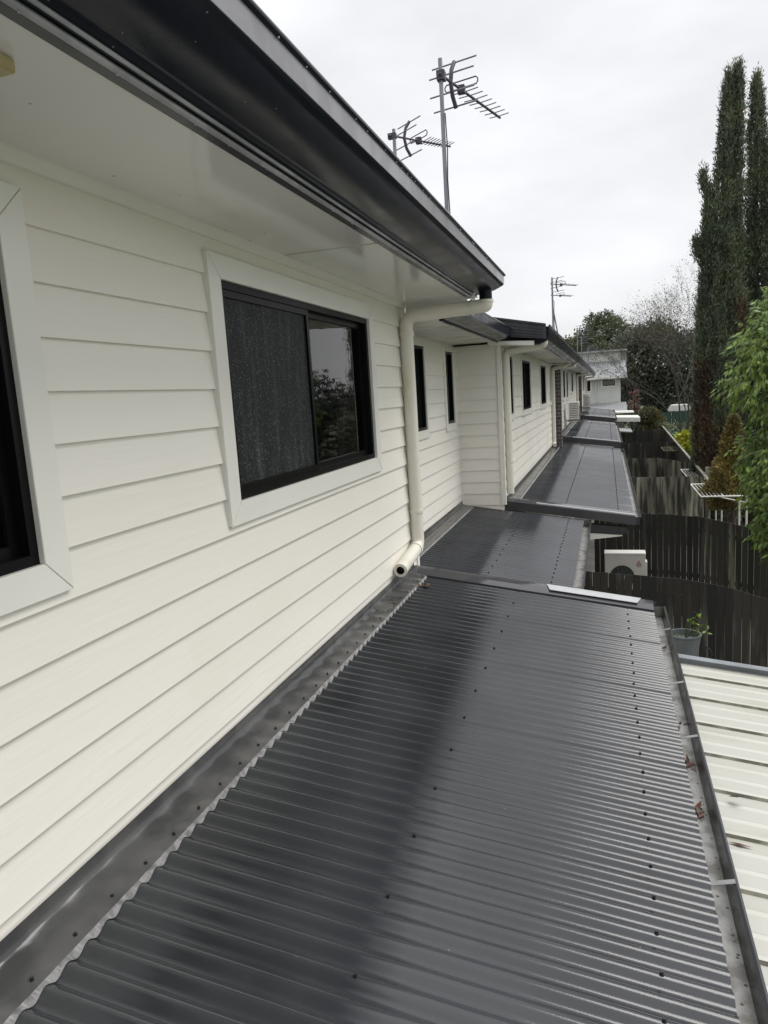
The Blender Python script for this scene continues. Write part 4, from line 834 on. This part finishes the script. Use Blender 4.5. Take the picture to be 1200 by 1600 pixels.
bush('dark hedge-like shrub under the yellow-green one', 2.2, 43, [(2.0, 43, -2.9, .8, .5, .9), (2.7, 43, -2.9, .6, .5, .7)], 2600, 'far2', .14, .07)
bush('bright yellow-green broad-leaved bush on the lawn just past the rear fence', 3.6, 34, [(3.35, 34, -2.75, .55, .5, .45), (3.85, 34.5, -2.75, .55, .5, .5), (3.3, 33.4, -3.2, .5, .4, .4), (3.7, 33.6, -3.3, .5, .4, .4)], 2600, 'lime', .20, .11)
bush('deep green shrub at the foot of the green steel fence', 3.4, 50, [(2.9, 50, -3.4, .8, .5, .6), (4.4, 50, -3.35, 1.0, .5, .6)], 2600, 'far2', .18, .09)
# ---- planter with a straggly rose by the near fence
pt = thing('planter_tub', (.76, 8.4, G), 'grey ribbed plastic tub leaning by the nearest black fence', 'tub')
b = MB()
def ring(z, r, n=28): return [(.80 + (z + 2.9) * .12 + (r + (.006 if i % 2 else 0)) * math.cos(2 * math.pi * i / n), 8.4 + r * math.sin(2 * math.pi * i / n), z) for i in range(n)]
lv = [(G, .13), (-3.4, .145), (-2.86, .165), (-2.845, .175), (-2.83, .175), (-2.83, .155), (-2.9, .15)]
vs = [p for z, r in lv for p in ring(z, r)]; n = 28
b.add(vs, [(i * n + k, i * n + (k + 1) % n, (i + 1) * n + (k + 1) % n, (i + 1) * n + k) for i in range(len(lv) - 1) for k in range(n)]); b.face(ring(-2.9, .15), 0); b.build('tub_body', M['plastic'], pt)
rs = thing('rose_plant', (.82, 8.4, -2.9), 'straggly rose stems with a few green leaves growing out of the grey tub', 'plant')
b = MB(); tips = []
for dx, h, ln_ in ((.17, .34, 1), (.25, .20, 1), (.06, .28, 1), (-.1, .02, 1), (.2, .1, 1), (-.02, -.08, 1)):
    p0 = Vector((.80, 8.36, -2.90)); p1 = p0 + Vector((dx * .4, -.03, h * .6 + .05)); p2 = p0 + Vector((dx, -.05, h)); b.tube([p0, p1, p2], [.006, .005, .003], 5); tips += [(p1 * (1 - t) + p2 * t) for t in np.linspace(0, 1, 4)]
b.build('stem', mat('green_stem', (.08, .10, .03), .6), rs)
tp = np.repeat(np.array([list(t) for t in tips]), 2, 0); k = len(tp); leaf_obj('foliage', tp + rng.normal(size=(k, 3)) * .02, rdir(k), rdir(k) + np.array([0, -.5, .8]), rng.uniform(.04, .075, k), rng.uniform(.025, .04, k), [M['leaf']], None, rs)
b = MB(); b.tube([(1.0, 8.3, -2.92), (1.06, 8.3, -2.98), (1.08, 8.3, -3.03), (1.02, 8.3, -3.12), (.98, 8.3, G)], .008, 6); tag(b.build('garden_hose', M['cable']), 'black looped hose end hanging beside the grey tub', 'hose')

# ------------------------------------------------------------------ fallen leaves in the gutter and by the spout
def leaf_litter(x, y, z, s, lab, n=5, flat=.4):
    k = n; P = np.stack([x + rng.normal(size=k) * s * .5, y + rng.normal(size=k) * s * .9, np.full(k, z) + rng.uniform(0, .006, k)], 1); D = rdir(k); D[:, 2] *= flat; Nn = rdir(k) * .3 + np.array([0, 0, 1])
    o = leaf_obj('dead_leaves', P, D, Nn, rng.uniform(.03, .06, k), rng.uniform(.014, .025, k), [M['deadleaf']]); tag(o, lab, 'leaf litter', 'clumps of dead leaves on the near lean-to'); return o
zg = -1.693
leaf_litter(.335, 3.22, zg, .022, 'dark red dead leaf clump in the gutter just below the third strap', 9)
leaf_litter(.335, 2.84, zg, .022, 'curled brown leaf clump in the gutter, nearer than the red one', 9)
leaf_litter(.33, 3.62, zg, .024, 'small scatter of brown leaf bits in the gutter above the third strap', 6)
leaf_litter(.33, 4.70, zg, .02, 'rusty leaf clump lying across the gutter near its far end', 6)
leaf_litter(-1.30, 4.95, -1.372, .03, 'pinkish-brown leaf scraps on the corrugations beneath the pipe spout', 10)
lf = leaf_obj('dead_leaf', np.array([[.50, 3.28, zw(.5) + .045]]), np.array([[1., .1, .1]]), np.array([[0, .3, 1.]]), .07, .05, [M['fence']]); tag(lf, 'black curled leaf on the cream patio roof against the gutter', 'leaf')
lf = leaf_obj('dead_leaf', np.array([[.45, 2.97, zw(.45) + .015]]), np.array([[1., -.1, -.1]]), np.array([[0, .3, 1.]]), .10, .03, [M['deadleaf']]); tag(lf, 'rust-brown pod-like leaf on the cream patio roof by the gutter', 'leaf')
